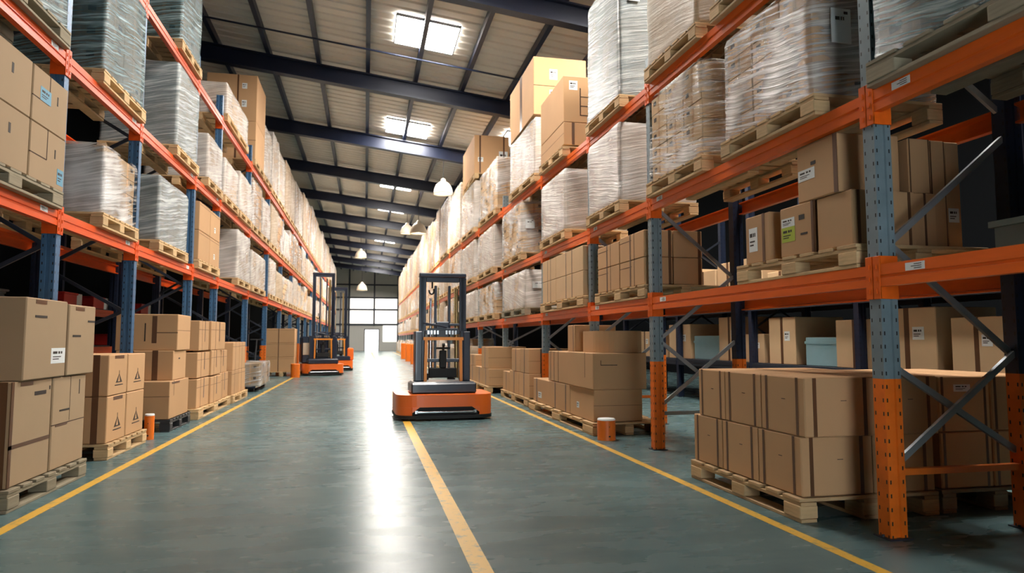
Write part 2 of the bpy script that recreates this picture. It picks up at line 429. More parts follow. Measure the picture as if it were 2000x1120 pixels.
POSTP = [(-.055, -.045), (-.018, -.045), (-.013, -.036), (.013, -.036), (.018, -.045), (.055, -.045), (.055, .045), (-.055, .045)]
_pm = {}
def post_mesh(mat, z0, z1):
    k = (mat, round(z0, 2), round(z1, 2))
    if k not in _pm:
        mb = MB(); mb.prism(POSTP, lambda p, q: (p, q, z0), lambda p, q: (p, q, z1)); _pm[k] = mb.mesh('post', [M[mat]])
    return _pm[k]
_foot = {}
def foot_mesh():
    if 'f' not in _foot:
        mb = MB(); mb.box(-.075, .075, -.065, .065, 0, .008)
        for sx in (-1, 1): mb.cyl((sx*.066, 0, .008), (sx*.066, 0, .02), .008, 8)
        _foot['f'] = mb.mesh('foot_plate', [M['brace_dark']])
    return _foot['f']
SIDEN = {'R': 'right', 'L': 'left'}
def upright(s, i, y):
    xf, xb = (XR, XRB) if s == 'R' else (XL, XLB)
    H = (4.0 if s == 'R' else 5.45) + (lvz(s, 3, y)-lvz(s, 3, 0))
    col = 'post_grey' if s == 'R' else 'post_blue'
    og = .88 if s == 'R' else .95
    t = thing('upright_frame', '%s perforated upright frame with orange foot, %s from the camera along the %s rack' % ('grey' if s == 'R' else 'blue', ORD(i), SIDEN[s]), 'rack upright', (xf, y, 0), 'upright frames of the %s rack' % SIDEN[s])
    d = xb-xf
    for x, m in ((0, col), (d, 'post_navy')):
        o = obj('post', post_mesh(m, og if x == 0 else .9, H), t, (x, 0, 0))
        g = obj('lower_post', post_mesh('post_orange', .008, og if x == 0 else .9), o); g['label'] = 'orange painted lower section of post'
        if y < 20: obj('foot_plate', foot_mesh(), o)
    if y > 34: return
    sg = 1 if d > 0 else -1
    a, b = sg*.05, d-sg*.05
    bm = M['brace'] if s == 'R' else M['brace_dark']
    zs = [.62, 1.02, 1.42, 1.9, 2.4, 2.9, 3.4, 3.9, 4.4, 4.9]
    lvl = [z for z in zs if z < H-.1]
    mbh = MB(); mbh.box(min(a, b), max(a, b), -.02, .02, .34, .375); o = mbh.build('horizontal_brace', M['guard'] if (s == 'R' and i in (2, 4)) else bm, t)
    flip = (i % 2 == 0)
    if s == 'R' and i == 2:
        segs = [(.45, .95, 0), (.42, 1.02, 1), (1.02, 1.66, 0), (1.66, 2.32, 1), (2.5, 3.1, 0), (3.1, 3.7, 1)]
    elif s == 'R' and i <= 5:
        segs = [(.45, 1.08, 0), (.45, 1.08, 1), (1.12, 1.76, 1), (1.76, 2.44, 0), (2.5, 3.1, 1), (3.1, 3.7, 0)]
    else:
        segs = [(z0, z1, (j+flip) % 2) for j, (z0, z1) in enumerate(zip([.42]+lvl, lvl))]
    for j, (z0, z1, f) in enumerate(segs):
        p, q = ((a, 0, z0), (b, 0, z1)) if f else ((b, 0, z0), (a, 0, z1))
        off = -.012 if f else .012
        mb = MB(); mb.bar((p[0], off, p[2]), (q[0], off, q[2]), .022, .036, up=(0, 0, 1)); mb.build('diagonal_brace', bm, t)

BEAMP = [(0, 0), (0, .046), (.008, .05), (.008, .062), (0, .066), (0, .125), (.05, .125), (.05, .112), (.012, .1), (.012, .02), (.05, .012), (.05, 0)]
def beam(s, l, i, y0, y1, rear=False):
    sg = 1 if s == 'R' else -1
    x = ((XR if s == 'R' else XL) - sg*.062) if not rear else ((XRB if s == 'R' else XLB)+sg*.062)
    dr = sg if not rear else -sg
    z0, z1 = lvz(s, l, y0)-.125, lvz(s, l, y1)-.125
    ya, yb = y0+.052, y1-.052
    t = thing('rack_beam', 'orange %s beam of bay %s on the %s beam level of the %s rack' % ('rear' if rear else 'front', ORD(i), ORD(l), SIDEN[s]), 'rack beam', (x, ya, z0), '%s beams, level %s of the %s rack' % ('rear' if rear else 'front', ORD(l), SIDEN[s]))
    mat = M['orange'] if s == 'R' else M['orange_dark']
    mb = MB(); mb.prism([(p*dr, q) for p, q in BEAMP], lambda p, q: (p, 0, q), lambda p, q: (p, yb-ya, q+z1-z0))
    mb.build('beam_profile', mat, t)
    if rear or ya > 26: return
    for yy, zz, s2 in ((0, 0, -1), (yb-ya, z1-z0, 1)):
        mb = MB()
        mb.box(*sorted((-.004*dr, .0065*dr)), *sorted((yy-s2*.004, yy+s2*.049)), zz-.07, zz+.175, .002)
        mb.box(*sorted((.0*dr, .118*dr)), *sorted((yy-s2*.004, yy+s2*.0045)), zz-.07, zz+.175, .001)
        for zk in (-.04, .03, .1): mb.box(*sorted((-.009*dr, 0)), *sorted((yy+s2*.018, yy+s2*.03)), zz+zk, zz+zk+.028)
        mb.build('beam_connector', mat, t)
    if ya < 12 and l < 3:
        mb = MB(); yy = (yb-ya)-.32 if l == 1 else (yb-ya)-.28
        mb.box(*sorted((-.002*dr, .001*dr)), yy, yy+.13, .074, .116)
        for kk in range(3): mb.box(*sorted((-.003*dr, 0)), yy+.02, yy+.07+.02*(kk % 2), .082+.011*kk, .086+.011*kk, mi=1)
        mb.build('load_label', [M['paper'], M['ink']], t)
for s, U in (('R', UPR), ('L', UPL)):
    for i, y in enumerate(U): upright(s, i+1, y)
    for l in (1, 2, 3):
        for i, (a, b) in enumerate(zip(U, U[1:])):
            beam(s, l, i+1, a, b)
            if a < 18: beam(s, l, i+1, a, b, True)

# ------------------------------------------------------------------ pallets
_pp = {}
def pallet_parts(mat):
    if mat in _pp: return _pp[mat]
    r = []
    mb = MB()                                               # deck of a 1 x 1 pallet, centred, boards along x
    for k in range(7):
        c = -.5+.065+k*(.87/6); w = .062 if k in (0, 6) else .05
        mb.box(-.5, .5, max(c-w, -.5), min(c+w, .5), .122, .144, .003)
    for c in (-.44, 0, .44): mb.box(c-.055, c+.055, -.5, .5, .100, .1215, .002)
    r.append(('deck', mb.mesh('deck', [M[mat]]), (0, 0, 0)))
    mb = MB(); mb.box(-.062, .062, -.06, .06, .0225, .0995, .004); bk = mb.mesh('block', [M[mat]])
    for x in (-.438, 0, .438):
        for y in (-.438, 0, .438): r.append(('block', bk, (x, y, 0)))
    mb = MB(); mb.box(-.055, .055, -.5, .5, 0, .022, .003); bb = mb.mesh('bottom_board', [M[mat]])
    for x in (-.44, 0, .44): r.append(('bottom_board', bb, (x, 0, 0)))
    mb = MB()
    mb.box(-.5, .5, -.5, .5, .122, .144, .003)
    for x in (-.44, 0, .44):
        mb.box(x-.06, x+.06, -.5, .5, 0, .022)
        for y in (-.44, 0, .44): mb.box(x-.06, x+.06, y-.06, y+.06, .022, .122)
    one = mb.mesh('pallet', [M[mat]])
    _pp[mat] = (r, one)
    return _pp[mat]
def pallet(x0, x1, y0, y1, z, label, mat='wood', rx=0.0, detail=True, group=None, rz=0.0):
    parts, one = pallet_parts(mat)
    c = ((x0+x1)/2, (y0+y1)/2, z)
    if detail:
        t = thing('pallet', label, 'pallet', c, group, rz=rz, rx=rx)
        for n, me, loc in parts: obj(n, me, t, loc)
    else:
        t = tag(obj('pallet', one, None, c), label, 'pallet', group); t.rotation_euler = (rx, 0, rz)
    t.scale = (x1-x0, y1-y0, 1)
    return t

# ------------------------------------------------------------------ cartons
def carton(x0, x1, y0, y1, z0, z1, label, deco=(), mat='carton', group=None, rz=0.0, name='carton', cat='box', round_r=0.0):
    w, d, h = (x1-x0)/2, (y1-y0)/2, z1-z0
    mb = MB()
    if round_r:
        pts = []
        for cx, cy, a0 in ((w-round_r, d-round_r, 0), (-w+round_r, d-round_r, 90), (-w+round_r, -d+round_r, 180), (w-round_r, -d+round_r, 270)):
            for k in range(7):
                t = math.radians(a0+15*k); pts.append((cx+round_r*math.cos(t), cy+round_r*math.sin(t)))
        mb.prism(pts, lambda p, q: (p, q, 0.0), lambda p, q: (p, q, h))
    else:
        mb.box(-w, w, -d, d, 0, h, .007)
    kids = []
    def put(target, face, u0, u1, v0, v1, t, mi):
        if face == 'W': a = (-w-t, -w+.004, d-2*d*u1, d-2*d*u0, v0*h, v1*h)
        elif face == 'E': a = (w-.004, w+t, -d+2*d*u0, -d+2*d*u1, v0*h, v1*h)
        elif face == 'S': a = (-w+2*w*u0, -w+2*w*u1, -d-t, -d+.004, v0*h, v1*h)
        else: a = (-w+2*w*u0, -w+2*w*u1, -d+2*d*v0, -d+2*d*v1, h-.004, h+t)
        target.box(*a, mi=mi)
    lab = {}
    for dd in deco:
        kind, face, u0, u1, v0, v1 = dd[:6]
        if kind == 'seam': put(mb, face, u0, u1, v0, v1, .0012, 1)
        else:
            key = 'packing_tape' if kind == 'tape' else ('printed_mark' if kind in ('mark', 'tri') else 'shipping_label')
            if kind in ('label', 'green', 'blue'):
                m2 = MB(); put(m2, face, u0, u1, v0, v1, .0016, 0)
                du, dv = u1-u0, v1-v0
                for q, (a, b, c, e) in enumerate([(.12, .42, .62, .78), (.5, .62, .62, .78), (.68, .78, .62, .78), (.12, .7, .4, .46), (.12, .55, .25, .31)]):
                    put(m2, face, u0+a*du, u0+b*du, v0+c*dv, v0+e*dv, .0024, 1)
                kids.append(('shipping_label', m2, [M['paper' if kind == 'label' else 'paper_green' if kind == 'green' else 'paper_blue'], M['ink']]))
            elif kind == 'tri':
                m2 = MB(); uc = (u0+u1)/2
                for q in range(9):                                # warning triangle built of thin courses
                    f = q/9.0; hw = (u1-u0)/2*(1-f); vv = v0+(v1-v0)*.7*f
                    dv = (v1-v0)*.7/9
                    if q in (0, 8): put(m2, face, uc-hw, uc+hw, vv, vv+dv, .002, 0)
                    else:
                        put(m2, face, uc-hw, uc-hw*.45, vv, vv+dv, .002, 0); put(m2, face, uc+hw*.45, uc+hw, vv, vv+dv, .002, 0)
                put(m2, face, uc-.008, uc+.008, v0+(v1-v0)*.7, v1, .002, 0)
                put(m2, face, u0-.06, u1+.06, v0-.07, v0-.05, .002, 0)
                kids.append(('printed_mark', m2, [M['ink']]))
            else:
                m2 = MB(); put(m2, face, u0, u1, v0, v1, .0018, 0)
                kids.append((key, m2, [M['tape'] if kind == 'tape' else M['ink']]))
    o = mb.build(name, [M[mat], M['seam']], None, ((x0+x1)/2, (y0+y1)/2, z0))
    o.rotation_euler = (0, 0, rz)
    tag(o, label, cat, group)
    for n, m2, ms in kids: m2.build(n, ms, o)
    return o
T2 = lambda f, a=.16, b=.84, w=.045: [('tape', f, a-w/2, a+w/2, 0.01, .99), ('tape', f, b-w/2, b+w/2, 0.01, .99)]
TC = lambda f, c=.5, w=.09, v0=.0, v1=1.0: [('tape', f, c-w/2, c+w/2, v0, v1)]
SM = lambda f, v=.5, w=.01: [('seam', f, 0.0, 1.0, v-w/2, v+w/2)]

# ------------------------------------------------------------------ wrapped loads
_uc = {}
def unit_carton(mat):
    if mat not in _uc:
        mb = MB(); mb.box(-.5, .5, -.5, .5, 0, 1, .018)
        for f in (0, 1):                                        # tape seams and a handle slot on the long faces
            pass
        mb.box(-.503, .503, -.05, .05, .02, .98, 0, 1); mb.box(-.05, .05, -.503, .503, .02, .98, 0, 1)
        for sx in (-1, 1): mb.box(sx*.497-.008, sx*.497+.008, .18, .34, .55, .78, 0, 2); mb.box(.18, .34, sx*.497-.008, sx*.497+.008, .55, .78, 0, 2)
        _uc[mat] = mb.mesh('carton', [M[mat], M['carton'] if mat != 'carton' else M['carton_dim_grey'], M['ink']])
    return _uc[mat]
def wrap_mesh(sx, sy, sz, seed, res=0.05, amp=0.012, r=0.045):
    hx, hy = sx/2, sy/2
    per = []
    def edge(a, b):
        L = (Vector(b)-Vector(a)).length; n = max(3, int(L/res))
        return [(a[0]+(b[0]-a[0])*i/n, a[1]+(b[1]-a[1])*i/n) for i in range(n)]
    for cx, cy, a0, nxt in ((hx-r, hy-r, 0, None), (-hx+r, hy-r, 90, None), (-hx+r, -hy+r, 180, None), (hx-r, -hy+r, 270, None)):
        arc = [(cx+r*math.cos(math.radians(a0+22.5*k)), cy+r*math.sin(math.radians(a0+22.5*k)), math.radians(a0+22.5*k)) for k in range(5)]
        per += arc
        a = math.radians(a0+90)
        L = (2*hy-2*r) if a0 in (90, 270) else (2*hx-2*r)
        L = {0: 2*hx-2*r, 90: 2*hy-2*r, 180: 2*hx-2*r, 270: 2*hy-2*r}[a0]
        n = max(2, int(L/res)); p = arc[-1]; t = (math.cos(a+math.pi/2-math.pi/2+math.pi/2), math.sin(a+math.pi/2))
        tx, ty = -math.sin(a), math.cos(a)
        for k in range(1, n): per.append((p[0]+tx*L*k/n, p[1]+ty*L*k/n, a))
    nz = max(4, int(sz/res)); n = len(per)
    vs = []
    for j in range(nz+1):
        z = sz*j/nz
        inset = 0.02 if j in (0,) else (0.018 if j == nz else 0.0)
        for k, (px, py, a) in enumerate(per):
            u = px+py
            w = noise.noise(Vector((u*.9+seed*7.1, (z-.2*u)*9.0, seed)))*amp*.35 + noise.noise(Vector((px*2.2+seed, py*2.2, z*2.0+seed*3)))*amp*1.3
            w += .010*math.exp(-z*18)
            vs.append((px+math.cos(a)*(w-inset), py+math.sin(a)*(w-inset), z))
    fs = [(j*n+k, j*n+(k+1) % n, (j+1)*n+(k+1) % n, (j+1)*n+k) for j in range(nz) for k in range(n)]
    mb = MB(); mb.add(vs, fs, 0, True); mb.add([vs[nz*n+k] for k in range(n)], [list(range(n))])
    return mb
_uw = {}
def unit_wrap(film_, k):
    if (film_, k) not in _uw:
        _uw[film_, k] = wrap_mesh(1.0, 1.0, 1.0, 30+k, 0.09, .016).mesh('stretch_wrap', [M[film_]])
    return _uw[film_, k]
_us = {}
def unit_stack(mat):
    if mat not in _us:
        mb = MB()
        for i in range(3):
            for j in range(3):
                for k in range(4):
                    mb.box(-.5+i/3+.006, -.5+(i+1)/3-.006, -.5+j/3+.006, -.5+(j+1)/3-.006, k/4+.002, (k+1)/4-.002, .012)
        _us[mat] = mb.mesh('carton_stack', [M[mat]])  # distant cartons of one load joined into a single mesh
    return _us[mat]
WN = [0]
def wrapped(x0, x1, y0, y1, z0, z1, label, film_='clear', tiers=4, nx=2, ny=3, mat='carton', rx=0.0, detail=True, group=None, lab=None):
    WN[0] += 1
    sx, sy, sz = x1-x0, y1-y0, z1-z0
    t = thing('wrapped_load', label, 'pallet load', ((x0+x1)/2, (y0+y1)/2, z0), group, rx=rx)
    rnd = random.Random(WN[0])
    if detail:
        for i in range(nx):
            for j in range(ny):
                for k in range(tiers):
                    if 0 < i < nx-1 and 0 < j < ny-1 and k < tiers-1: continue
                    cw, cd, ch = (sx-.05)/nx, (sy-.05)/ny, (sz-.02)/tiers
                    o = obj('carton', unit_carton(mat), t, (-sx/2+.025+cw*(i+.5)+rnd.uniform(-.003, .003), -sy/2+.025+cd*(j+.5)+rnd.uniform(-.003, .003), ch*k+.001), (cw-.008, cd-.008, ch-.002))
        wm = wrap_mesh(sx, sy, sz+.02, WN[0]*1.7, .045, .011); wm.build('stretch_wrap', M[film_], t, (0, 0, -.02))
        if lab:
            face, u0, u1, v0, v1 = lab
            m2 = MB(); sg = -1
            w2 = sx/2; d2 = sy/2+.024
            def R(a, b, c, e, t2, mi):
                if face == 'S': m2.box(-w2+sx*a, -w2+sx*b, -d2-t2, -d2+.006, sz*c, sz*e, mi=mi)
                else: m2.box(-w2-.016-t2, -w2-.01, d2-sy*b, d2-sy*a, sz*c, sz*e, mi=mi)
            R(u0, u1, v0, v1, .002, 0)
            du, dv = u1-u0, v1-v0
            for a, b, c, e in ((.2, .42, .66, .76), (.5, .56, .66, .76), (.6, .66, .66, .76), (.65, .85, .84, .92)): R(u0+a*du, u0+b*du, v0+c*dv, v0+e*dv, .003, 1)
            m2.build('shipping_label', [M['paper'], M['ink']], t)
    else:
        obj('carton_stack', unit_stack(mat), t, (0, 0, 0), (sx-.04, sy-.04, sz-.02))
        obj('stretch_wrap', unit_wrap(film_, WN[0] % 3), t, (0, 0, -.015), (sx, sy, sz+.015))
    return t

RF, RB = 2.80, 3.76           # faces of the loads on the right rack
LF, LB = -2.50, -3.46
PT = .144
FILMW = {'clear': 'clear film', 'milky': 'milky film', 'smooth': 'smooth beige film', 'silver': 'silvery film', 'teal': 'grey-green film'}
def rload(l, y0, y1, ztop, desc, pdesc, film_='clear', **kw):
    ym = (y0+y1)/2; z = lvz('R', l, ym) if l == 3 else max(lvz('R', l, y0), lvz('R', l, y1)); rx = math.atan(lvslope('R', l, ym)) if l == 3 else 0.0
    pm = kw.pop('pmat', 'wood')
    wx = kw.pop('wx', (RF, RB))
    pallet(wx[0]-.02, RB, y0-.03, y1+.03, z+.002, pdesc, pm, rx=rx)
    return wrapped(wx[0], wx[1], y0, y1, z+PT+.004, ztop, desc, film_, rx=rx, **kw)
def lload(l, y0, y1, ztop, desc, pdesc, film_='clear', **kw):
    ym = (y0+y1)/2; z = lvz('L', l, ym)
    pm = kw.pop('pmat', 'wood')
    pallet(LB, LF+.02, y0-.03, y1+.03, z+.002, pdesc, pm)
    return wrapped(LB, LF, y0, y1, z+PT+.004, ztop, desc, film_, **kw)

# ---- right rack, second beam level
rload(2, 1.55, 3.28, 3.50, 'large load in wrinkled grey-green film at the upper right, above the nearest bay', 'pallet under the grey-green wrapped load at the upper right', 'teal', tiers=4, ny=3, mat='carton_dim_grey', pmat='wood_grey')
rload(2, 3.80, 4.92, 3.68-.17, 'big load in glossy clear film with a white paper label facing the camera', 'pallet under the big clear-wrapped load with the white label', 'clear', tiers=5, nx=2, ny=3, lab=('S', .14, .29, .42, .70))
rload(2, 5.30, 6.42, 3.56, 'clear-wrapped load of brown cartons just above the second upright of the right rack', 'pallet under the clear-wrapped brown cartons above the second right upright', 'clear', tiers=5, nx=2, ny=3, mat='carton_light')
rload(2, 7.24, 8.37, 3.60, 'milky-wrapped load above the third upright of the right rack, on the second level', 'pallet under the milky-wrapped load above the third right upright', 'milky', tiers=4, nx=2, ny=3)
rload(2, 9.42, 10.80, 3.60, 'squarish load of small cartons under pale film beside the fourth right upright', 'pallet of the pale-wrapped small cartons beside the fourth right upright', 'milky', tiers=6, nx=3, ny=4, mat='carton_light')
rload(2, 12.25, 14.08, 3.70, 'film-wrapped load with tan cartons facing the camera, fifth load on second right level', 'pallet under the fifth load of the second right level', 'clear', tiers=4, nx=2, ny=3, mat='carton_light', lab=('S', .08, .26, .45, .62))
rload(2, 15.1, 17.28, 3.72, 'cloudy white wrapped load, sixth on the second level of the right rack', 'pallet under the sixth load of the second right level', 'milky', tiers=5, nx=2, ny=3, mat='carton_light')
rload(2, 17.95, 20.36, 3.78, 'cloudy white wrapped load, seventh on the second level of the right rack', 'pallet under the seventh load of the second right level', 'milky', tiers=5, nx=2, ny=4, mat='carton_light')
# ---- right rack, third beam level
rload(3, 3.75, 5.05, 5.3, 'wrapped load at the top edge of the picture, above the big labelled clear load', 'pallet at the top edge above the big labelled clear load', 'smooth', tiers=4)
rload(3, 5.36, 6.43, 4.95, 'tall load under smooth beige film at the top of the right rack', 'pallet under the tall smooth beige load at the top', 'smooth', tiers=3, nx=1, ny=2, mat='carton_light')
rload(3, 7.20, 8.37, 5.45, 'tall load in shiny silver film on the top level of the right rack', 'pallet under the tall shiny silver load on the top level', 'silver', tiers=4, mat='carton_dim_grey', lab=('S', .12, .26, .72, .84))
zz = lvz('R', 3, 10.1); rx = math.atan(lvslope('R', 3, 10.1))
pallet(RF-.04, RB, 9.40, 10.78, zz+.002, 'pallet under the two stacked brown cartons on the top right level', rx=rx)
zz += PT+.006
carton(RF, RB-.05, 9.45, 10.78, zz+.02, zz+.36, 'wide flat brown carton under a bigger one on the top right level', T2('S')+SM('W'))
carton(RF, RB-.1, 9.45, 10.78, zz+.362, zz+1.06, 'big brown carton resting on a flat one on the top right level', [('seam', 'S', .3, .9, .55, .57), ('seam', 'S', .3, .9, .35, .37), ('seam', 'S', .3, .9, .15, .17), ('seam', 'S', .29, .31, .15, .75), ('label', 'S', .1, .25, .7, .9)])
zz = lvz('R', 3, 12.3); rx = math.atan(lvslope('R', 3, 12.3))
pallet(RF-.02, RB, 11.2, 13.3, zz+.002, 'pallet under the tallest stack of the top right level', rx=rx)
wrapped(RF, RB, 11.25, 13.3, zz+PT+.006, 4.98, 'white film-wrapped load carrying a big brown carton, top right level', 'milky', tiers=3, mat='carton_light', rx=rx)
carton(RF, RB, 11.28, 13.25, 5.012, 6.05, 'biggest brown carton, standing on a white wrapped load at the top of the right rack', TC('W')+[('label', 'S', .3, .45, .62, .8), ('label', 'S', .3, .42, .3, .44), ('seam', 'S', 0, 1, .5, .51)])
rload(3, 14.75, 17.1, 5.22, 'wrapped load of orange-tan cartons with rounded top, fifth on the top right level', 'pallet under the orange-tan wrapped load of the top right level', 'clear', tiers=5, nx=2, ny=3, mat='carton_light')
rload(3, 17.9, 20.36, 5.40, 'pale wrapped load carrying a dark-sided carton, sixth on the top right level', 'pallet of the pale load that carries a dark-sided carton', 'milky', tiers=4, mat='carton_light')
pallet(RF, RB, 17.85, 20.2, 5.425, 'upper pallet between the pale wrapped load and the dark-sided carton')
carton(RF, RB, 17.9, 20.1, 5.575, 6.62, 'tall carton with a white-lit side raised on a second pallet, top right level', T2('S')+[('label', 'S', .1, .25, .3, .42), ('label', 'S', .7, .95, .25, .6)])
rload(3, 20.75, 23.4, 6.0, 'tall cloudy wrapped load, seventh on the top level of the right rack', 'pallet under the seventh load of the top right level', 'milky', tiers=6, mat='carton_light')
rload(3, 23.85, 26.5, 6.2, 'tall cloudy wrapped load, eighth on the top level of the right rack', 'pallet under the eighth load of the top right level', 'milky', tiers=6, mat='carton_light')
# ---- right rack, first beam level
z = lvz('R', 1, 3)
b = carton(3.0, 3.55, 2.0, 2.75, z+.002, z+.13, 'blurred grey-green plastic tray on the first beam at the right edge', (), 'greenish', name='storage_tray', cat='tray')
mb = MB()
for a_ in ((-.29, .29, -.39, -.36), (-.29, .29, .36, .39), (-.29, -.26, -.36, .36), (.26, .29, -.36, .36)): mb.box(*a_, .12, .15)
mb.build('rim', M['greenish'], b)
pallet(2.83, 3.78, 3.50, 4.84, z+.002, 'light new pallet under loose labelled cartons behind the first right upright')
z += PT+.004
carton(2.86, 3.14, 4.42, 4.74, z, z+.36, 'small brown carton with white label at the far end of the light pallet', TC('W', .75, .1)+[('label', 'W', .15, .5, .25, .75)])
carton(2.86, 3.32, 3.93, 4.29, z, z+.345, 'brown carton with a green and white label on the light pallet', [('green', 'W', .05, .45, .3, .6), ('label', 'W', .05, .45, .6, .78), ('tape', 'W', .93, .99, 0, 1), ('mark', 'W', .58, .74, .68, .78), ('mark', 'W', .62, .82, .38, .42), ('tape', 'S', .0, .05, 0, 1)], rz=.02)
carton(2.86, 3.30, 3.66, 4.08, z+.347, z+.72, 'brown carton with a torn white label, topmost on the light pallet', [('label', 'W', .03, .45, .38, .58), ('mark', 'W', .36, .48, .62, .68), ('tape', 'W', .9, .99, 0, 1)], rz=-.02)
carton(3.335, 3.50, 3.60, 4.2, z, z+.345, 'plain dark carton beside the green-labelled one, behind the first right upright', TC('S'))
carton(2.87, 3.32, 3.57, 3.90, z, z+.343, 'plain brown carton under the torn-label carton, next to the first right upright', T2('S', .1, .9), rz=.0)
for k in range(3):
    x = 3.52+.085*k
    pass
xs = [3.34, 3.50, 3.62, 3.74]
for k in range(3):
    carton(xs[k] if k else 3.33, xs[k+1]-.008, 3.62+.01*k, 4.3, z+.347 if k == 0 else z, z+.70, 'tall narrow dark carton, %s of the row right of the first upright' % ORD(k+1), (T2('S', .06, .94) if k != 2 else [('label', 'S', .1, .8, .25, .38)]))
z = lvz('R', 1, 7)+.002
pallet(2.82, 3.76, 6.62, 8.2, z, 'pallet under the open stack of eight cartons in the second full right bay')
z += PT+.004
n = 0
for k in range(2):
    for j, (a_, b_) in enumerate(((6.66, 7.36), (7.38, 8.12))):
        for i, (xa, xb) in enumerate(((2.84, 3.16), (3.17, 3.5))):
            carton(xa, xb, a_, b_, z+k*.29, z+k*.29+.285-(.02 if k and j else 0), '%s %s brown carton, %s row, in the open stack behind the second right upright' % (('lower', 'upper')[k], ('nearer', 'farther')[j], ('front', 'inner')[i]), TC('W', .45, .05)+[('seam', 'W', .6, .615, 0, 1), ('tape', 'S', .85, .95, 0, 1), ('seam', 'W', 0, .5, .75, .77)])
z = lvz('R', 1, 9.6)+.002
pallet(2.78, 3.76, 8.55, 10.80, z, 'pallet under four big cartons beside the third right upright')
z += PT+.004
for k in range(2):
    for j, (a_, b_) in enumerate(((8.6, 9.9), (9.92, 10.7))):
        carton(2.8, 3.6, a_, b_, z+k*.335, z+k*.335+.332, '%s %s tan carton of four beside the third right upright, first beam level' % (('lower', 'upper')[k], ('nearer', 'farther')[j]), T2('W', .4, .62, .02)+[('seam', 'S', .3, .31, .1, .9), ('seam', 'S', .6, .61, .1, .9), ('seam', 'S', .3, .6, .55, .57)]+([('label', 'S', .75, .95, .2, .45)] if k and not j else []), 'carton_light')
rload(1, 11.95, 14.0, 2.37, 'pale film-wrapped load, first wrapped one on the first level of the right rack', 'dark pallet under the first wrapped load of the first right level', 'milky', tiers=4, mat='carton_light', pmat='wood_grey', lab=('S', .14, .40, .5, .68))
rload(1, 14.85, 17.2, 2.38, 'wrapped tan load, second wrapped one on the first level of the right rack', 'pallet under the second wrapped load of the first right level', 'clear', tiers=5, ny=4, mat='carton_light')
rload(1, 17.6, 19.6, 2.40, 'wrapped grey load beside the truck mast, third wrapped on the first right level', 'pallet under the third wrapped load of the first right level', 'milky', tiers=5, mat='carton_light')

# ---- right rack, floor
pallet(2.57, 3.56, 3.74, 5.16, 0, 'large pallet on the floor at the right under two layers of brown cartons', 'wood')
z = PT+.004
bt = lambda f: T2(f, .14, .84, .05)+[('mark', f, .5, .58, .6, .61)]
ys = [3.76, 4.23, 4.70, 5.15]
for k in range(2):
    for j in range(3):
        for i, (xa, xb) in enumerate(((2.60, 3.10), (3.108, 3.55))):
            off = -.05 if k else 0
            if k and j == 2: yy = (ys[j]+off, ys[j+1]-.1)
            else: yy = (ys[j]+off, ys[j+1]-.006+off)
            carton(xa, xb, yy[0], yy[1], z+k*.362, z+k*.362+.36, '%s-layer taped brown carton, %s row, %s side of the big right floor pallet' % (('bottom', 'top')[k], ORD(j+1), ('aisle', 'inner')[i]), bt('W')+bt('S') if i == 0 else bt('S'))
pallet(3.60, 4.5, 3.76, 4.9, 0, 'shadowed pallet behind the orange post foot at the far right', 'wood_grey')
for k in range(2):
    for i, (xa, xb) in enumerate(((3.62, 4.02), (4.03, 4.44))):
        carton(xa, xb, 3.78, 4.8, z+k*.36, z+k*.36+.355, '%s %s dark carton on the shadowed pallet behind the first right upright' % (('lower', 'upper')[k], ('inner', 'outer')[i]), T2('S', .08, .9)+([('label', 'S', .3, .62, .72, .85)] if k and not i else []))
pallet(2.56, 3.46, 7.55, 10.7, 0, 'long pallet of big cartons behind the orange bollard at the third right upright')
carton(2.60, 3.20, 7.62, 8.55, z, .52, 'big lower carton behind the bollard, nearest on the long right floor pallet', [('label', 'W', .3, .4, .3, .5), ('seam', 'S', .0, 1, .5, .51)])
carton(2.60, 3.20, 8.56, 9.58, z, .515, 'middle lower carton on the long right floor pallet', T2('W', .3, .8, .04))
carton(2.62, 3.20, 9.6, 10.6, z, .50, 'farthest lower carton on the long right floor pallet', TC('W', .2, .05)+[('label', 'W', .3, .5, .2, .45)])
carton(2.58, 3.24, 7.58, 8.6, .522, .945, 'large second-layer carton with print behind the third right upright', [('mark', 'S', .15, .45, .66, .68), ('seam', 'S', .14, .15, .66, .8), ('seam', 'W', .7, .71, .3, 1)])
carton(2.60, 3.24, 8.62, 9.62, .522, .94, 'second-layer carton with faint panels on the long right floor pallet', T2('W', .12, .3, .02)+[('seam', 'W', .5, .52, 0, 1)])
carton(2.64, 3.2, 8.47, 8.78, .948, 1.29, 'upright carton standing on the second layer left of the rounded one', TC('W', .8, .06))
carton(2.68, 3.28, 7.62, 8.45, .948, 1.205, 'rounded drum-like carton on top of the stack behind the third right upright', (), round_r=.24)
pallet(2.6, 3.5, 10.95, 13.2, 0, 'floor pallet of cartons beside the fourth right upright')
n = 0
for (a_, b_, z0, z1, nm) in ((10.95, 11.7, z, .54, 'lower nearer'), (11.72, 12.5, z, .54, 'lower middle'), (10.98, 11.6, .542, .95, 'upper nearer'), (11.62, 12.3, .542, .94, 'upper middle'), (12.52, 13.1, z, .5, 'lower farther')):
    carton(2.63, 3.35, a_, b_, z0, z1, nm+' carton on the floor pallet beside the fourth right upright', TC('W', .5, .06)+SM('S', .5)+TC('S', .3, .05))
pallet(2.45, 3.5, 13.9, 16.8, 0, 'floor pallet of mixed cartons right of the reach truck')
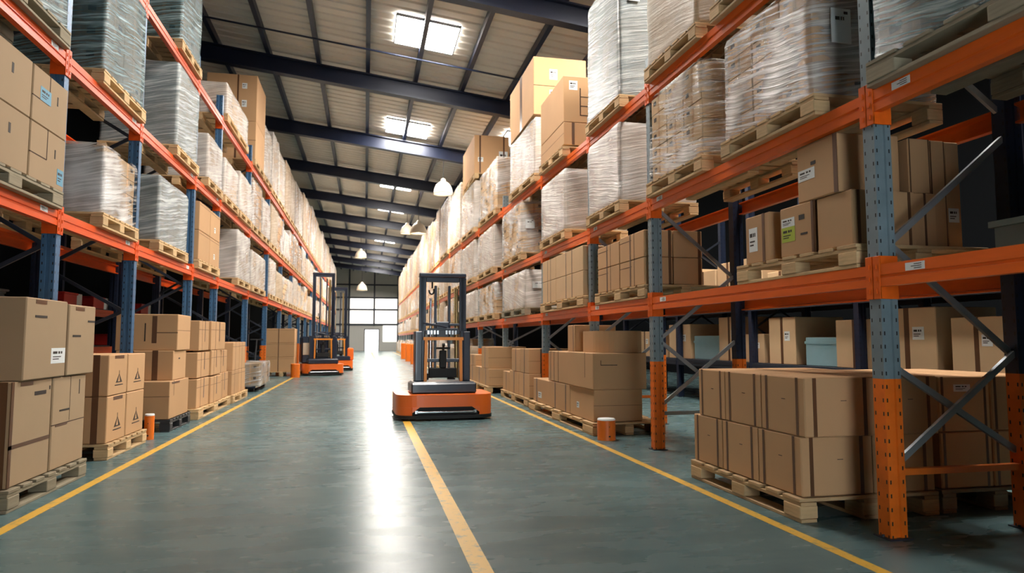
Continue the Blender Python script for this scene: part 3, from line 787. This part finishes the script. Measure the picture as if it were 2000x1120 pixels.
for (a_, b_, z0, z1, nm) in ((13.95, 14.7, z, .5, 'lower nearest'), (14.72, 15.6, z, .5, 'lower middle'), (15.62, 16.7, z, .5, 'lower farthest'), (14.0, 14.85, .502, .95, 'upper nearest'), (15.7, 16.5, .502, .75, 'upper farthest')):
    carton(2.5, 3.3, a_, b_, z0, z1, nm+' carton on the mixed floor pallet right of the reach truck', TC('W', .5, .06)+SM('S', .5))

pallet(2.62, 3.7, .62, 2.05, 0, 'unseen pallet of light-blocking cartons added in the nearest right bay')  # unseen stacks, added beside the camera to shade the right rack interior
for k in range(2):
    for j, (a_, b_) in enumerate(((.66, 1.33), (1.35, 2.02))):
        carton(2.66, 3.66, a_, b_, PT+.004+k*.56, PT+.004+k*.56+.557, '%s %s unseen light-blocking carton of four in the nearest right bay' % (('lower', 'upper')[k], ('nearer', 'farther')[j]), T2('W'))
z = lvz('R', 1, 1)+.002
pallet(RF, RB, .6, 1.9, z, 'unseen pallet added under a light-blocking carton, first beam, nearest right bay')
carton(RF+.02, RB, .62, 1.88, z+.148, z+.72, 'unseen wide carton added to block light, first beam, nearest right bay', T2('W'))
z = lvz('L', 1, 4)+.002  # left-hand stacks, added out of view to shade the camera-facing cartons
pallet(LB, LF, 3.8, 4.62, z, 'unseen pallet added under a light-blocking carton on the first left beam')
carton(LB, LF-.02, 3.82, 4.6, z+.148, z+1.0, 'unseen tall carton added to block light on the first left beam', T2('E'))
pallet(-3.5, -2.3, 2.9, 4.7, 0, 'unseen pallet of light-blocking cartons added at the left beside the camera')
for k in range(2):
    for j, (a_, b_) in enumerate(((2.95, 3.8), (3.82, 4.66))):
        carton(-3.4, -2.35, a_, b_, PT+.004+k*.6, PT+.004+k*.6+.597, '%s %s unseen light-blocking tall carton left of the camera on the floor' % (('lower', 'upper')[k], ('nearer', 'farther')[j]), T2('E'))
# ---- left rack, first beam level
z = lvz('L', 1, 5)+.002
pallet(-3.45, -2.48, 4.70, 6.30, z, 'shadowed pallet under four big cartons at the left edge', 'wood_grey')
z += PT+.004
for k in range(2):
    for j, (a_, b_) in enumerate(((4.75, 5.70), (5.72, 6.33))):
        carton(-3.1, -2.5, a_, b_, z+k*.44, z+k*.44+.437, '%s %s dim brown carton of four at the left edge, first beam level' % (('lower', 'upper')[k], ('nearer', 'farther')[j]),
               [('seam', 'E', .45, .47, .45, 1), ('seam', 'E', 0, .46, .44, .46), ('mark', 'E', .68, .71, .55, .72)]+([('blue', 'E', .2, .5, .45, .7)] if k and j else [])+([('blue', 'E', .78, .97, .1, .4)] if not k and j else []), 'carton_dim_grey')
lload(1, 7.22, 8.22, 3.02, 'load of stacked crates in clear banded film, first wrapped one on first left level', 'pallet under the clear banded crates on the first left level', 'clear', tiers=4, nx=2, ny=2, mat='carton_dim_grey')
lload(1, 9.06, 10.42, 3.14, 'boxy load under dull grey film, second wrapped one on the first left level', 'pallet under the dull grey wrapped load on the first left level', 'silver', tiers=5, nx=2, ny=3, mat='carton_dim_grey')
z = lvz('L', 1, 12)+.002
pallet(LB, LF+.02, 11.08, 12.62, z, 'pallet under the plain brown cartons of the first left level')
z += PT+.004
for k in range(2):
    for j, (a_, b_) in enumerate(((11.1, 11.83), (11.85, 12.6))):
        carton(-3.3, -2.5, a_, b_, z+k*.445, z+k*.445+.442, '%s %s brown carton of four between two wrapped loads, first left level' % (('lower', 'upper')[k], ('nearer', 'farther')[j]), [('seam', 'E', .02, .98, .9, .91)]+([('label', 'E', .4, .52, .25, .45)] if j else [])+TC('S', .5, .1))
lload(1, 14.35, 15.82, 3.3, 'tall pale wrapped load just past the plain brown cartons, first left level', 'pallet of the tall pale load past the plain brown cartons', 'milky', tiers=6, nx=2, ny=3, mat='carton_dim_grey')
lload(1, 16.15, 18.2, 3.12, 'pale wrapped load, fourth wrapped one on the first left level', 'pallet under the fourth wrapped load of the first left level', 'milky', tiers=5, mat='carton_light')
# ---- left rack, second beam level
lload(2, 4.6, 6.26, 4.86, 'grey-green wrapped load at the upper left corner', 'pallet under the grey-green load at the upper left corner', 'teal', mat='carton_dim_grey', pmat='wood_grey')
lload(2, 7.08, 8.30, 4.87, 'big glossy grey-green wrapped load, near the top left', 'pallet under the big glossy grey-green load near the top left', 'teal', tiers=5, nx=2, ny=2, mat='carton_dim_grey')
lload(2, 9.70, 10.86, 4.84, 'wrapped load with small windowed cartons facing the camera, third on second left level', 'pallet under the third load of the second left level', 'silver', tiers=6, nx=3, ny=3, mat='carton_dim_grey')
lload(2, 11.55, 12.64, 4.42, 'low pale wrapped load, fourth on the second left level', 'pallet under the fourth load of the second left level', 'milky', tiers=4, mat='carton_dim_grey')
lload(2, 12.9, 14.2, 4.38, 'low cream wrapped load, fifth on the second left level', 'pallet under the fifth load of the second left level', 'milky', tiers=4, mat='carton_light')
lload(2, 14.4, 15.82, 4.5, 'cloudy wrapped load, sixth on the second left level', 'pallet under the sixth load of the second left level', 'milky', tiers=4, mat='carton_light')
# ---- left rack, third beam level
lload(3, 6.6, 8.28, 6.4, 'grey-green wrapped load at the top edge over the big glossy one', 'pallet at the top edge over the big glossy grey-green load', 'teal', mat='carton_dim_grey')
lload(3, 9.75, 10.84, 6.5, 'grey wrapped load cut by the top edge on the third left level', 'pallet of the grey load cut by the top edge', 'teal', tiers=5, mat='carton_dim_grey')
lload(3, 12.88, 15.1, 5.76, 'low white wrapped bundle before the tall brown carton, third left level', 'pallet under the low white bundle on the third left level', 'milky', tiers=3, mat='carton_light')
z = lvz('L', 3, 17)+.002
pallet(-3.6, LF+.02, 16.05, 17.5, z, 'pallet under the tall brown cartons on the third left level')
carton(-3.58, -2.5, 16.1, 17.45, z+PT+.004, 6.05, 'lower one of two huge brown cartons on the third left level', SM('S', .5)+TC('S', .6, .04)+[('label', 'S', .7, .8, .5, .62)])
carton(-3.58, -2.5, 16.1, 17.45, 6.053, 7.12, 'upper one of two huge brown cartons near the left roof', TC('S', .62, .03)+[('label', 'S', .7, .8, .3, .45), ('label', 'S', .7, .8, .7, .82)])
lload(3, 17.62, 18.85, 6.45, 'white wrapped load just past the huge brown cartons, third left level', 'pallet just past the huge brown cartons on the third left level', 'milky', tiers=4, mat='carton_light')

# ---- left floor
pallet(-3.2, -2.19, 4.98, 6.24, 0, 'nearest floor pallet at the left edge, weathered wood', 'wood_grey')
z = PT+.004
carton(-2.95, -2.22, 5.02, 5.60, z, .825, 'large lower carton with dark straps, nearest on the left floor', [('tape', 'E', .0, .06, 0, 1), ('tape', 'E', 0, 1, .36, .40), ('tape', 'S', .9, .97, 0, 1), ('tape', 'E', .2, .5, .95, .99), ('mark', 'E', .55, .85, .84, .88), ('mark', 'E', .93, .96, .88, .92)], 'carton_dim_grey')
carton(-2.95, -2.22, 5.63, 6.22, z, .82, 'narrow lower carton beside the strapped one on the nearest left pallet', [('seam', 'E', 0, 1, .48, .49), ('seam', 'E', .5, .51, .5, 1), ('mark', 'E', .78, .8, .78, .95), ('tape', 'E', .1, .45, .46, .48), ('mark', 'E', .2, .5, .62, .64)], 'carton_dim_grey')
carton(-2.85, -2.20, 5.10, 5.76, .828, 1.385, 'upper carton with a white paper label, nearest on the left floor', [('label', 'E', .62, .98, .18, .38), ('tape', 'E', .2, .46, .93, .98), ('mark', 'E', .2, .48, .76, .79)], 'carton_dim_grey', rz=.01)
carton(-2.85, -2.20, 5.80, 6.30, .828, 1.37, 'upper carton beside the white-labelled one on the nearest left pallet', [('tape', 'E', .22, .55, .92, .97), ('mark', 'E', .7, .98, .76, .79), ('mark', 'E', .15, .45, .54, .57)], 'carton_dim_grey', rz=-.01)
pallet(-3.3, -2.28, 6.98, 8.12, 0, 'second pallet on the left floor under cartons printed with triangles')
pair = [(7.0, 7.50), (7.53, 8.06)]
for k in range(2):
    for j, (a_, b_) in enumerate(pair):
        carton(-3.0, -2.31, a_, b_, z+k*.43, z+k*.43+(.425 if k == 0 else .38), '%s %s carton printed with a triangle on the second left floor pallet' % (('lower', 'upper')[k], ('nearer', 'farther')[j]), TC('S', .85, .08)+[('tri', 'E', .4, .72, .3, .6)]+([('tape', 'E', .3, .8, .9, .98)] if not j else []))
pallet(-3.25, -2.26, 8.94, 9.92, 0, 'black plastic pallet on the left floor', 'wood_black')
carton(-2.92, -2.28, 8.95, 9.84, z, .60, 'bottom carton on the black pallet, left floor', SM('S', .6)+[('seam', 'E', .2, .21, .6, 1), ('tape', 'E', .1, .5, .92, .97)])
carton(-2.95, -2.30, 9.14, 9.74, .603, .965, 'middle carton of three on the black pallet', TC('S', .68, .1)+[('seam', 'S', .3, .31, 0, 1), ('mark', 'E', .4, .5, .7, .75)])
carton(-2.98, -2.28, 9.18, 9.86, .968, 1.415, 'top carton of three on the black pallet, with taped front', [('tape', 'S', .58, .66, .2, .95), ('mark', 'S', .46, .48, .25, .75), ('seam', 'S', .2, .21, 0, 1), ('seam', 'S', .6, 1, .48, .5), ('seam', 'E', 0, 1, .55, .56)], rz=.02)
pallet(-3.2, -2.22, 10.2, 12.5, 0, 'long pallet on the left floor behind the black one, piled with cartons')
for (a_, b_, z0, z1, nm) in ((10.25, 11.0, z, .55, 'bottom nearest'), (11.02, 11.75, z, .54, 'bottom middle'), (11.77, 12.45, z, .56, 'bottom farthest'), (10.3, 11.05, .562, .92, 'middle-layer nearest'), (11.07, 11.7, .562, .94, 'middle-layer central'), (11.72, 12.4, .562, .93, 'middle-layer farthest'),
                             (10.36, 11.0, .945, 1.37, 'top nearest'), (11.05, 12.0, .945, 1.38, 'top farthest')):
    carton(-2.85, -2.26+random.uniform(-.03, .02), a_, b_, z0, z1, nm+' carton on the long left floor pallet', TC('S', .5, .12)+[('seam', 'E', .3, .31, 0, 1), ('seam', 'E', 0, 1, .7, .71), ('tape', 'E', .55, .6, .3, 1)], rz=random.uniform(-.02, .02))
pallet(-3.2, -2.2, 12.62, 14.1, 0, 'last low pallet of the left carton row')
for (a_, b_, z0, z1, nm) in ((12.66, 13.3, z, .56, 'lower nearer'), (13.32, 14.0, z, .56, 'lower farther'), (12.7, 13.3, .563, 1.05, 'upper nearer'), (13.33, 13.95, .563, 1.06, 'upper farther')):
    carton(-2.85, -2.24, a_, b_, z0, z1, nm+' carton on the last pallet of the left carton row', SM('E', .85)+[('seam', 'E', .4, .41, 0, 1)])
# film-covered bundle on a low trolley
t = thing('pallet_jack', 'low pallet jack under a film-covered bundle on the left floor', 'pallet jack', (-2.55, 16.2, 0))
mb = MB(); mb.box(-.3, -.12, -.8, .8, .07, .13, .01); mb.build('fork', M['navy'], t)
mb = MB(); mb.box(.12, .3, -.8, .8, .07, .13, .01); mb.build('fork', M['navy'], t)
mb = MB(); mb.box(-.3, .3, .8, 1.0, .07, .4, .02); mb.build('pump_body', M['navy'], t)
for x in (-.21, .21):
    for yv in (-.7, .9):
        mb = MB(); mb.cyl((x-.05, yv, .07), (x+.05, yv, .07), .068, 16); mb.build('wheel', M['dark'], t)
mb = MB(); mb.cyl((0, .95, .4), (0, 1.25, 1.1), .02); mb.cyl((-.15, 1.25, 1.1), (.15, 1.25, 1.1), .018); mb.build('handle', M['dark'], t)
wrapped(-2.95, -2.15, 15.35, 16.9, .134, .62, 'dark bundle under loose clear film on the low pallet jack', 'clear', tiers=2, nx=2, ny=2, mat='carton_dim_grey')
# strapped carton load by the second truck
pallet(-2.95, -1.93, 21.6, 22.5, 0, 'small pallet under the strapped carton stack left of the second truck')
for k in range(3):
    carton(-2.92, -2.08, 21.65, 22.45, .148+k*.43, .148+k*.43+.427, '%s carton of the strapped stack left of the second truck' % ('bottom', 'middle', 'top')[k], TC('S', .45, .03)+SM('S', .9))

# ------------------------------------------------------------------ distant loads filling the racks
def fill(side, l, y, yend, top, seed):
    rnd = random.Random(seed); n = 0
    U = UPR if side == 'R' else UPL
    slots = []
    for a, b in zip(U, U[1:]):
        a += .09; b -= .09
        k = rnd.uniform(.44, .56)
        slots += [(a, a+(b-a)*k-.04), (a+(b-a)*k+.04, b)]
    for a, b in slots:
        if b > yend: break
        if a < y:
            if b-y < .9: continue
            a = y
        n += 1
        ym = (a+b)/2; L = b-a
        zb = (max(lvz(side, l, a), lvz(side, l, b))+.002) if l else 0.0
        x0, x1 = (RF, RB) if side == 'R' else (LB, LF)
        if l == 0: x0, x1 = (2.66, 3.6) if side == 'R' else (-3.45, -2.4)
        where = ('floor row' if l == 0 else ORD(l)+' level')+' of the '+SIDEN[side]+' rack'
        pallet(x0, x1, a, b, zb, '%s distant pallet along the %s' % (ORD(n), where), detail=False, group='distant pallets, '+where)
        zt = top(ym)+rnd.uniform(-.22, .1)
        if l in (1, 2): zt = min(zt, lvz(side, l+1, a)-.15)
        kind = rnd.random()
        f = 'milky' if kind < .4 else 'smooth' if kind < .65 else 'clear'
        wrapped(x0, x1, a+.02, b-.02, zb+PT+.018, zt, '%s distant wrapped load along the %s' % (ORD(n), where), f, mat=rnd.choice(['carton_light', 'carton', 'carton']), detail=False, group='distant wrapped loads, '+where)
fill('R', 1, 19.8, 62, lambda y: 2.5, 1)
fill('R', 2, 20.5, 62, lambda y: 4.1, 2)
fill('R', 3, 26.6, 62, lambda y: min(6.35+.01*(y-29), 6.7), 3)
fill('R', 0, 17.4, 62, lambda y: 1.05, 4)
fill('L', 1, 18.4, 62, lambda y: 3.25, 5)
fill('L', 2, 16, 62, lambda y: 4.72, 6)
fill('L', 3, 19, 62, lambda y: 6.6+min(.7, .05*(y-19)), 7)
fill('L', 0, 27.5, 62, lambda y: 1.1, 8)

# ------------------------------------------------------------------ trucks
def truck(loc, rz, Hm, label, wide=.67, cabin=False, cover=False):
    t = thing('reach_truck', label, 'forklift', loc, rz=rz)
    n = 24
    pl = []                                                # rounded plan of the chassis front
    for k in range(n+1):
        a = math.pi+math.pi*k/n
        cx = math.copysign(abs(math.cos(a))**.38, math.cos(a))*wide
        cy = -abs(math.sin(a))**.55*.38
        pl.append((cx, cy))
    pl += [(wide, .55), (-wide, .55)]
    # orange shell with an arch cut out at the bottom of the front
    mb = MB(); mb.prism(pl, lambda p, q: (p, q, .185), lambda p, q: (p, q, .35)); shell = mb.build('chassis_shell', M['truck_orange'], t)
    for sg in (-1, 1):
        xa = sorted((sg*wide, sg*.46))
        pp = [(p, q) for p, q in pl if xa[0]-1e-6 <= p <= xa[1]+1e-6]
        if sg < 0: pp = pp[:-1]+[(-.46, -.377), (-.46, .55), (-wide, .55)] if pp[-1] == (-wide, .55) else pp
        else: pp = [(.46, -.377)]+[q for q in pp if q != (wide, .55)]+[(wide, .55), (.46, .55)]
        mb = MB(); mb.prism(pp, lambda p, q: (p, q, .075), lambda p, q: (p, q, .1845))
        mb.add([(sg*.46, -.377, .185), (sg*.36, -.377, .185), (sg*.46, -.377, .11), (sg*.46, .2, .185), (sg*.36, .2, .185), (sg*.46, .2, .11)], [(0, 1, 2), (3, 4, 5), (0, 1, 4, 3), (1, 2, 5, 4), (0, 2, 5, 3)])
        mb.build('side_shell', M['truck_orange'], t)
    mb = MB(); mb.prism([(p*1.01, q*1.03 if q < 0 else q) for p, q in pl], lambda p, q: (p, q, .03), lambda p, q: (p, q, .074)); mb.build('rubber_skirt', M['dark'], t)
    mb = MB(); mb.box(-.45, .45, -.30, .3, .0745, .184); mb.build('under_body', M['dark'], t)
    mb = MB(); mb.cyl((-.40, -.36, .115), (.40, -.36, .115), .016); mb.box(-.42, -.38, -.37, -.30, .10, .14); mb.box(.38, .42, -.37, -.30, .10, .14); mb.build('bumper_bar', M['chrome'], shell)
    for x in (-.5, .5):
        for yv in (-.1, .42):
            mb = MB(); mb.cyl((x-.05, yv, .06), (x+.05, yv, .06), .06, 18); mb.build('wheel', M['dark'], t)
    mb = MB(); mb.box(-.46, .45, -.20, .42, .352, .50, .02); mb.box(-.43, .42, -.17, .40, .50, .512, .005); bat = mb.build('battery_box', M['navy'], t)
    mb = MB()
    for x in (-.2, 0, .2): mb.box(x-.05, x+.05, -.204, -.199, .40, .405)
    mb.build('battery_vent', M['dark'], bat)
    for sg in (-1, 1):
        mb = MB(); mb.box(sg*.345-.05, sg*.345+.05, .02, .30, .513, 1.22, .01); mb.build('side_column', M['navy'], t)
        mb = MB(); mb.box(sg*.29-.035, sg*.29+.035, .06, .20, .513, Hm, .008); mb.box(sg*.29-.05, sg*.29+.05, .06, .09, 1.22, Hm, .006); mb.build('mast_post', M['navy'], t)
        mb = MB(); mb.box(sg*.10-.018, sg*.10+.018, .10, .17, .6, Hm-.12, .004); mb.build('inner_rail', M['navy'], t)
    mb = MB(); mb.box(-.34, .34, .05, .21, Hm, Hm+.06, .012); mb.box(-.24, .24, .06, .16, Hm-.07, Hm-.001, .006); mb.build('mast_top_bar', M['navy'], t)
    for zc, h in ((1.18, .06), (1.30, .035), (.78, .05)):
        mb = MB(); mb.box(-.25, .25, .07, .18, zc, zc+h, .006); mb.build('cross_bar', M['navy'], t)
    mb = MB(); mb.box(-.10, .10, .06, .19, 1.10, 1.36, .015); mb.box(-.22, .22, .04, .07, 1.235, 1.265, .004)
    mb.cyl((-.28, .03, 1.34), (.06, .03, 1.28), .012); mb.build('mast_carriage', M['navy'], t)
    for x in (-.06, .18):
        mb = MB()
        zz_ = 1.3
        while zz_ < Hm-.14:
            mb.box(x-.012, x+.012, .115, .13, zz_, zz_+.028, .003); mb.box(x-.006, x+.006, .11, .135, zz_+.028, zz_+.04)
            zz_ += .04
        mb.build('lift_chain', M['brass'], t)
    mb = MB(); mb.cyl((.21, .13, .55), (.21, .13, Hm-.16), .022); mb.cyl((.21, .13, .55), (.21, .13, 1.5), .032); mb.build('lift_cylinder', M['brass'], t)
    mb = MB(); mb.cyl((-.17, .1, .55), (-.17, .1, 1.15), .03); mb.cyl((-.17, .1, 1.15), (-.17, .1, 1.7), .018); mb.build('lift_cylinder', M['chrome'], t)
    hook = [(-.16+.035*math.cos(a), 1.80+.045*math.sin(a)) for a in [math.pi*.9+k*.35 for k in range(13)]]
    mb = MB()
    for p, q in zip(hook, hook[1:]): mb.cyl((p[0], .1, p[1]), (q[0], .1, q[1]), .012, 8)
    mb.cyl((-.15, .1, 1.84), (-.15, .1, 1.93), .012, 8); mb.build('lifting_hook', M['dark'], t)
    mb = MB()                                               # amber frame in front of the operator's place
    for sg in (-1, 1): mb.bar((sg*.255, -.03, .514), (sg*.245, -.03, 1.10), .045, .04)
    mb.bar((-.285, -.03, 1.115), (.285, -.03, 1.115), .045, .045); mb.build('guard_frame', M['amber'], t)
    mb = MB(); mb.box(-.2, .2, .0, .06, .56, .70, .01); mb.box(-.05, .05, -.01, .05, .70, .95, .01); mb.cyl((-.1, 0, .98), (.1, 0, .98), .015); con = mb.build('control_console', M['dark'], t)
    mb = MB(); mb.cyl((0, -.01, .95), (0, -.05, 1.03), .018); mb.cyl((-.02, -.05, 1.03), (.02, -.05, 1.03), .022); mb.build('control_lever', M['dark'], con)
    for sg in (-1, 1):
        mb = MB(); mb.box(sg*.2-.06, sg*.2+.06, .56, 1.65, .09, .125, .01); mb.box(sg*.2-.06, sg*.2+.06, .556, .60, .09, .6, .01); mb.build('fork', M['dark'], t)
    mb = MB()
    for x in (-.13, .13):
        for kk in range(4): mb.box(x-.09+kk*.045, x-.06+kk*.045, .05, .075, 1.175, 1.235, .003)
    mb.build('hose_guide', M['chrome'], t)
    if cabin:
        mb = MB(); mb.box(-wide+.02, wide-.12, .44, 1.25, .352, 1.2, .04); mb.build('operator_cabin', M['navy'], t)
        mb = MB(); mb.box(-wide+.06, -wide+.30, .425, .439, .62, 1.0, .01); mb.build('data_plate', M['lampshade'], t)
    if cover:
        mb = MB(); mb.box(.34, wide+.04, .0, .8, .352, .80, .04); mb.build('side_cover', M['truck_orange'], t)
    return t
truck((1.09, 9.78, 0), 0.02, 2.00, 'orange and navy reach truck standing in the middle of the aisle')
t = truck((-1.28, 22.2, 0), 0.18, 3.15, 'taller navy reach truck with orange base, parked by the left rack', .62, cabin=True)
truck((-0.98, 25.6, 0), 0.14, 2.95, 'navy reach truck half hidden behind the tall one at the left', .55, cover=True)

# ------------------------------------------------------------------ bollards
def bollard(x, y, r, h, label, cap='paper'):
    t = thing('bollard', label, 'bollard', (x, y, 0), 'orange floor bollards')
    mb = MB(); mb.lathe([(r, 0), (r, h-.02)], 0, 0, 30); mb.build('body', M['guard'], t)
    mb = MB(); mb.lathe([(r, h-.019), (r*.97, h-.004), (r*.9, h)], 0, 0, 30); mb.build('cap', M[cap], t)
    mb = MB(); mb.box(-.01, .01, -r-.004, -r+.01, .04, .055); mb.box(-.004, .004, -r-.003, -r+.01, h*.62, h*.66); mb.build('bolt', M['dark'], t)
    del t['group']
bollard(2.62, 7.26, .10, .235, 'orange bollard with pale cap in front of the third right upright')
bollard(-2.32, 8.34, .05, .28, 'slim orange bollard with white cap between two left floor pallets')
bollard(-1.98, 21.0, .13, .40, 'orange bollard in front of the tall truck at the left', 'guard')
for k, yv in enumerate((31.5, 35.5, 40.0)):
    bollard(2.25, yv, .22, .9, '%s orange barrel at the foot of the far right rack' % ORD(k+1), 'guard')

# ------------------------------------------------------------------ hanging lamps
def lamp(x, y, z, r, label):
    t = thing('pendant_lamp', label, 'lamp', (x, y, z))
    mb = MB(); prof = [(r, 0), (r*.985, r*.16), (r*.9, r*.55), (r*.72, r*.95), (r*.44, r*1.2), (r*.26, r*1.3), (r*.24, r*1.52), (r*.1, r*1.6)]
    inner = [(p-.012 if p > .03 else p, q-.012) for p, q in prof[:6]]
    mb.lathe(prof[::-1]+inner, 0, 0, 32, caps=False); sh = mb.build('lamp_shade', M['lampshade'], t)
    mb = MB(); mb.lathe([(.01, r*.55), (r*.3, r*.45), (r*.36, r*.2), (r*.2, r*.06), (.01, r*.04)], 0, 0, 20); mb.build('bulb', M['bulb'], sh)
    mb = MB(); mb.cyl((0, 0, r*1.58), (0, 0, roofz(x, 7.4)-z+.002), .012, 8); mb.build('cord', M['dark'], t)
    ld = bpy.data.lights.new('lamp_light', 'SPOT'); ld.energy = LAMP_POWER; ld.spot_size = math.radians(150); ld.spot_blend = .6; ld.color = (1, .88, .72); ld.shadow_soft_size = r*.5
    lo = bpy.data.objects.new('lamp_light', ld); COL.objects.link(lo); lo.parent = t; lo.location = (0, 0, -.02)
lamp(2.47, 22.5, 5.95, .33, 'white bell-shaped hanging lamp beside the top right loads, nearest')
lamp(2.04, 27.6, 5.38, .34, 'white bell-shaped hanging lamp, second down the aisle')
lamp(1.9, 33.0, 6.2, .33, 'white hanging lamp, third down the aisle')
lamp(-.35, 43.4, 6.2, .36, 'small distant hanging lamp near the far left loads')
lamp(-.3, 53.8, 4.9, .4, 'small distant hanging lamp low before the far wall')

# ------------------------------------------------------------------ rack in the neighbouring right aisle
for i, y in enumerate([3.2, 5.2, 7.4, 9.8, 12.4, 15.2]):
    t = thing('upright_frame', 'dark navy frame with crossed braces behind the right rack, %s from the camera' % ORD(i+1), 'rack upright', (6.0, y, 0), 'upright frames of the rack in the next aisle')
    for x in (0, .95): obj('post', post_mesh('post_navy', 0, 3.6), t, (x, 0, 0))
    for j, z0 in enumerate((.2, .75, 1.3, 1.9, 2.5)):
        mb = MB(); mb.bar((.05, -.01, z0), (.9, -.01, z0+.55), .02, .03); mb.build('diagonal_brace', M['brace_dark'], t)
        mb = MB(); mb.bar((.9, .01, z0), (.05, .01, z0+.55), .02, .03); mb.build('diagonal_brace', M['brace_dark'], t)
for l, zb in enumerate((.62, 1.55)):
    for i, (a_, b_) in enumerate(zip([3.2, 5.2, 7.4, 9.8, 12.4], [5.2, 7.4, 9.8, 12.4, 15.2])):
        mb = MB(); mb.prism([(p, q*.8) for p, q in BEAMP], lambda p, q: (5.93+p, a_+.05, zb+q), lambda p, q: (5.93+p, b_-.05, zb+q))
        tag(mb.build('rack_beam', M['brace_dark']), 'dark %s beam of bay %s in the rack of the next aisle' % (('low', 'upper')[l], ORD(i+1)), 'rack beam', 'beams of the rack in the next aisle')
        mb = MB(); mb.prism([(-p, q*.8) for p, q in BEAMP], lambda p, q: (7.02+p, a_+.05, zb+q), lambda p, q: (7.02+p, b_-.05, zb+q))
        tag(mb.build('rack_beam', M['brace_dark']), 'dark rear %s beam of bay %s in the rack of the next aisle' % (('low', 'upper')[l], ORD(i+1)), 'rack beam', 'beams of the rack in the next aisle')
        mb = MB(); mb.box(5.95, 7.0, a_+.06, b_-.06, zb+.101, zb+.118); tag(mb.build('shelf_board', M['brace_dark']), 'dark %s shelf board in bay %s of the next aisle' % (('low', 'upper')[l], ORD(i+1)), 'shelf', 'shelf boards in the next aisle')
n = 0
rnd = random.Random(5)
y = 3.4
while y < 15:
    L = rnd.uniform(.6, .95); n += 1
    k = n % 4
    if k == 2:
        o = carton(6.1, 6.8, y, y+L, .74, .74+rnd.uniform(.35, .5), '%s storage bin seen through the right rack, pale blue' % ORD(n), (), 'bluegreen', name='storage_bin', cat='bin')
        mb = MB(); mb.box(-.36, .36, -L/2-.01, L/2+.01, .30, .34); mb.build('rim', M['bluegreen'], o)
    else:
        carton(6.05, 6.85, y, y+L, .74, .74+rnd.uniform(.45, .75), '%s lit carton in the next aisle seen through the right rack' % ORD(n), TC('W')+[('label', 'W', .6, .8, .5, .7)], 'carton_light', group='cartons in the next aisle')
    if y > 6.2: carton(6.05, 6.85, y, y+L, 1.67, 1.67+rnd.uniform(.4, .8), '%s upper carton in the next aisle behind the right rack' % ORD(n), TC('W'), 'carton_light', group='upper cartons in the next aisle')
    y += L+rnd.uniform(.03, .2)

# ------------------------------------------------------------------ dark stores behind the left rack
for i, y in enumerate([6.2, 8.6, 11.2, 14, 17]):
    t = thing('upright_frame', 'dark frame deep behind the left rack, %s from the camera' % ORD(i+1), 'rack upright', (-4.6, y, 0), 'upright frames behind the left rack')
    for x in (0, -.9): obj('post', post_mesh('post_navy', 0, 4.0), t, (x, 0, 0))
for l, zb in enumerate((.85, 1.5, 2.4)):
    for i, (a_, b_) in enumerate(zip([6.2, 8.6, 11.2, 14], [8.6, 11.2, 14, 17])):
        mb = MB(); mb.prism([(-p, q) for p, q in BEAMP], lambda p, q: (-4.53+p, a_+.05, zb+q), lambda p, q: (-4.53+p, b_-.05, zb+q))
        tag(mb.build('rack_beam', M['orange_dark']), 'dim red-orange beam of bay %s, %s one up, behind the left rack' % (ORD(i+1), ORD(l+1)), 'rack beam', 'beams behind the left rack')
        if l < 2:
            mb = MB(); mb.box(-5.45, -4.6, a_+.06, b_-.06, zb+.126, zb+.145); tag(mb.build('shelf_board', M['brace_dark']), 'dark %s shelf board in bay %s behind the left rack' % (('lower', 'upper')[l], ORD(i+1)), 'shelf', 'shelf boards behind the left rack')
def bundle(x, y, z, L, label):
    mb = MB()
    for k in range(4):
        zz_ = z+k*.035
        mb.box(x-.3+random.uniform(-.04, .04), x+.3+random.uniform(-.04, .04), y, y+L*random.uniform(.8, 1), zz_, zz_+.03, .012)
    tag(mb.build('folded_sheet', M['grey_cloth']), label, 'sheet')
bundle(-5.0, 9.0, 1.646, 1.7, 'pale grey folded sheets on a dark shelf behind the second left upright')
bundle(-5.0, 11.4, .996, 1.5, 'grey folded sheets on the lower dark shelf behind the left rack')
for k, (yv, zb) in enumerate(((6.6, 1.646), (7.5, 1.646), (12.0, 1.646), (13.2, 1.646), (14.6, .996), (15.8, 1.646))):
    o = carton(-5.1, -4.65, yv, yv+.5, zb, zb+.2, '%s small red crate on the dark shelves behind the left rack' % ORD(k+1), (), 'red', name='red_crate', cat='crate')
    mb = MB(); mb.box(-.24, .24, -.27, .27, .18, .215, .01); mb.build('rim', M['red'], o)
    o = carton(-5.1, -4.7, yv+.6, yv+.85, zb, zb+.22, 'small white carton beside the %s red crate behind the left rack' % ORD(k+1), (), 'paper')
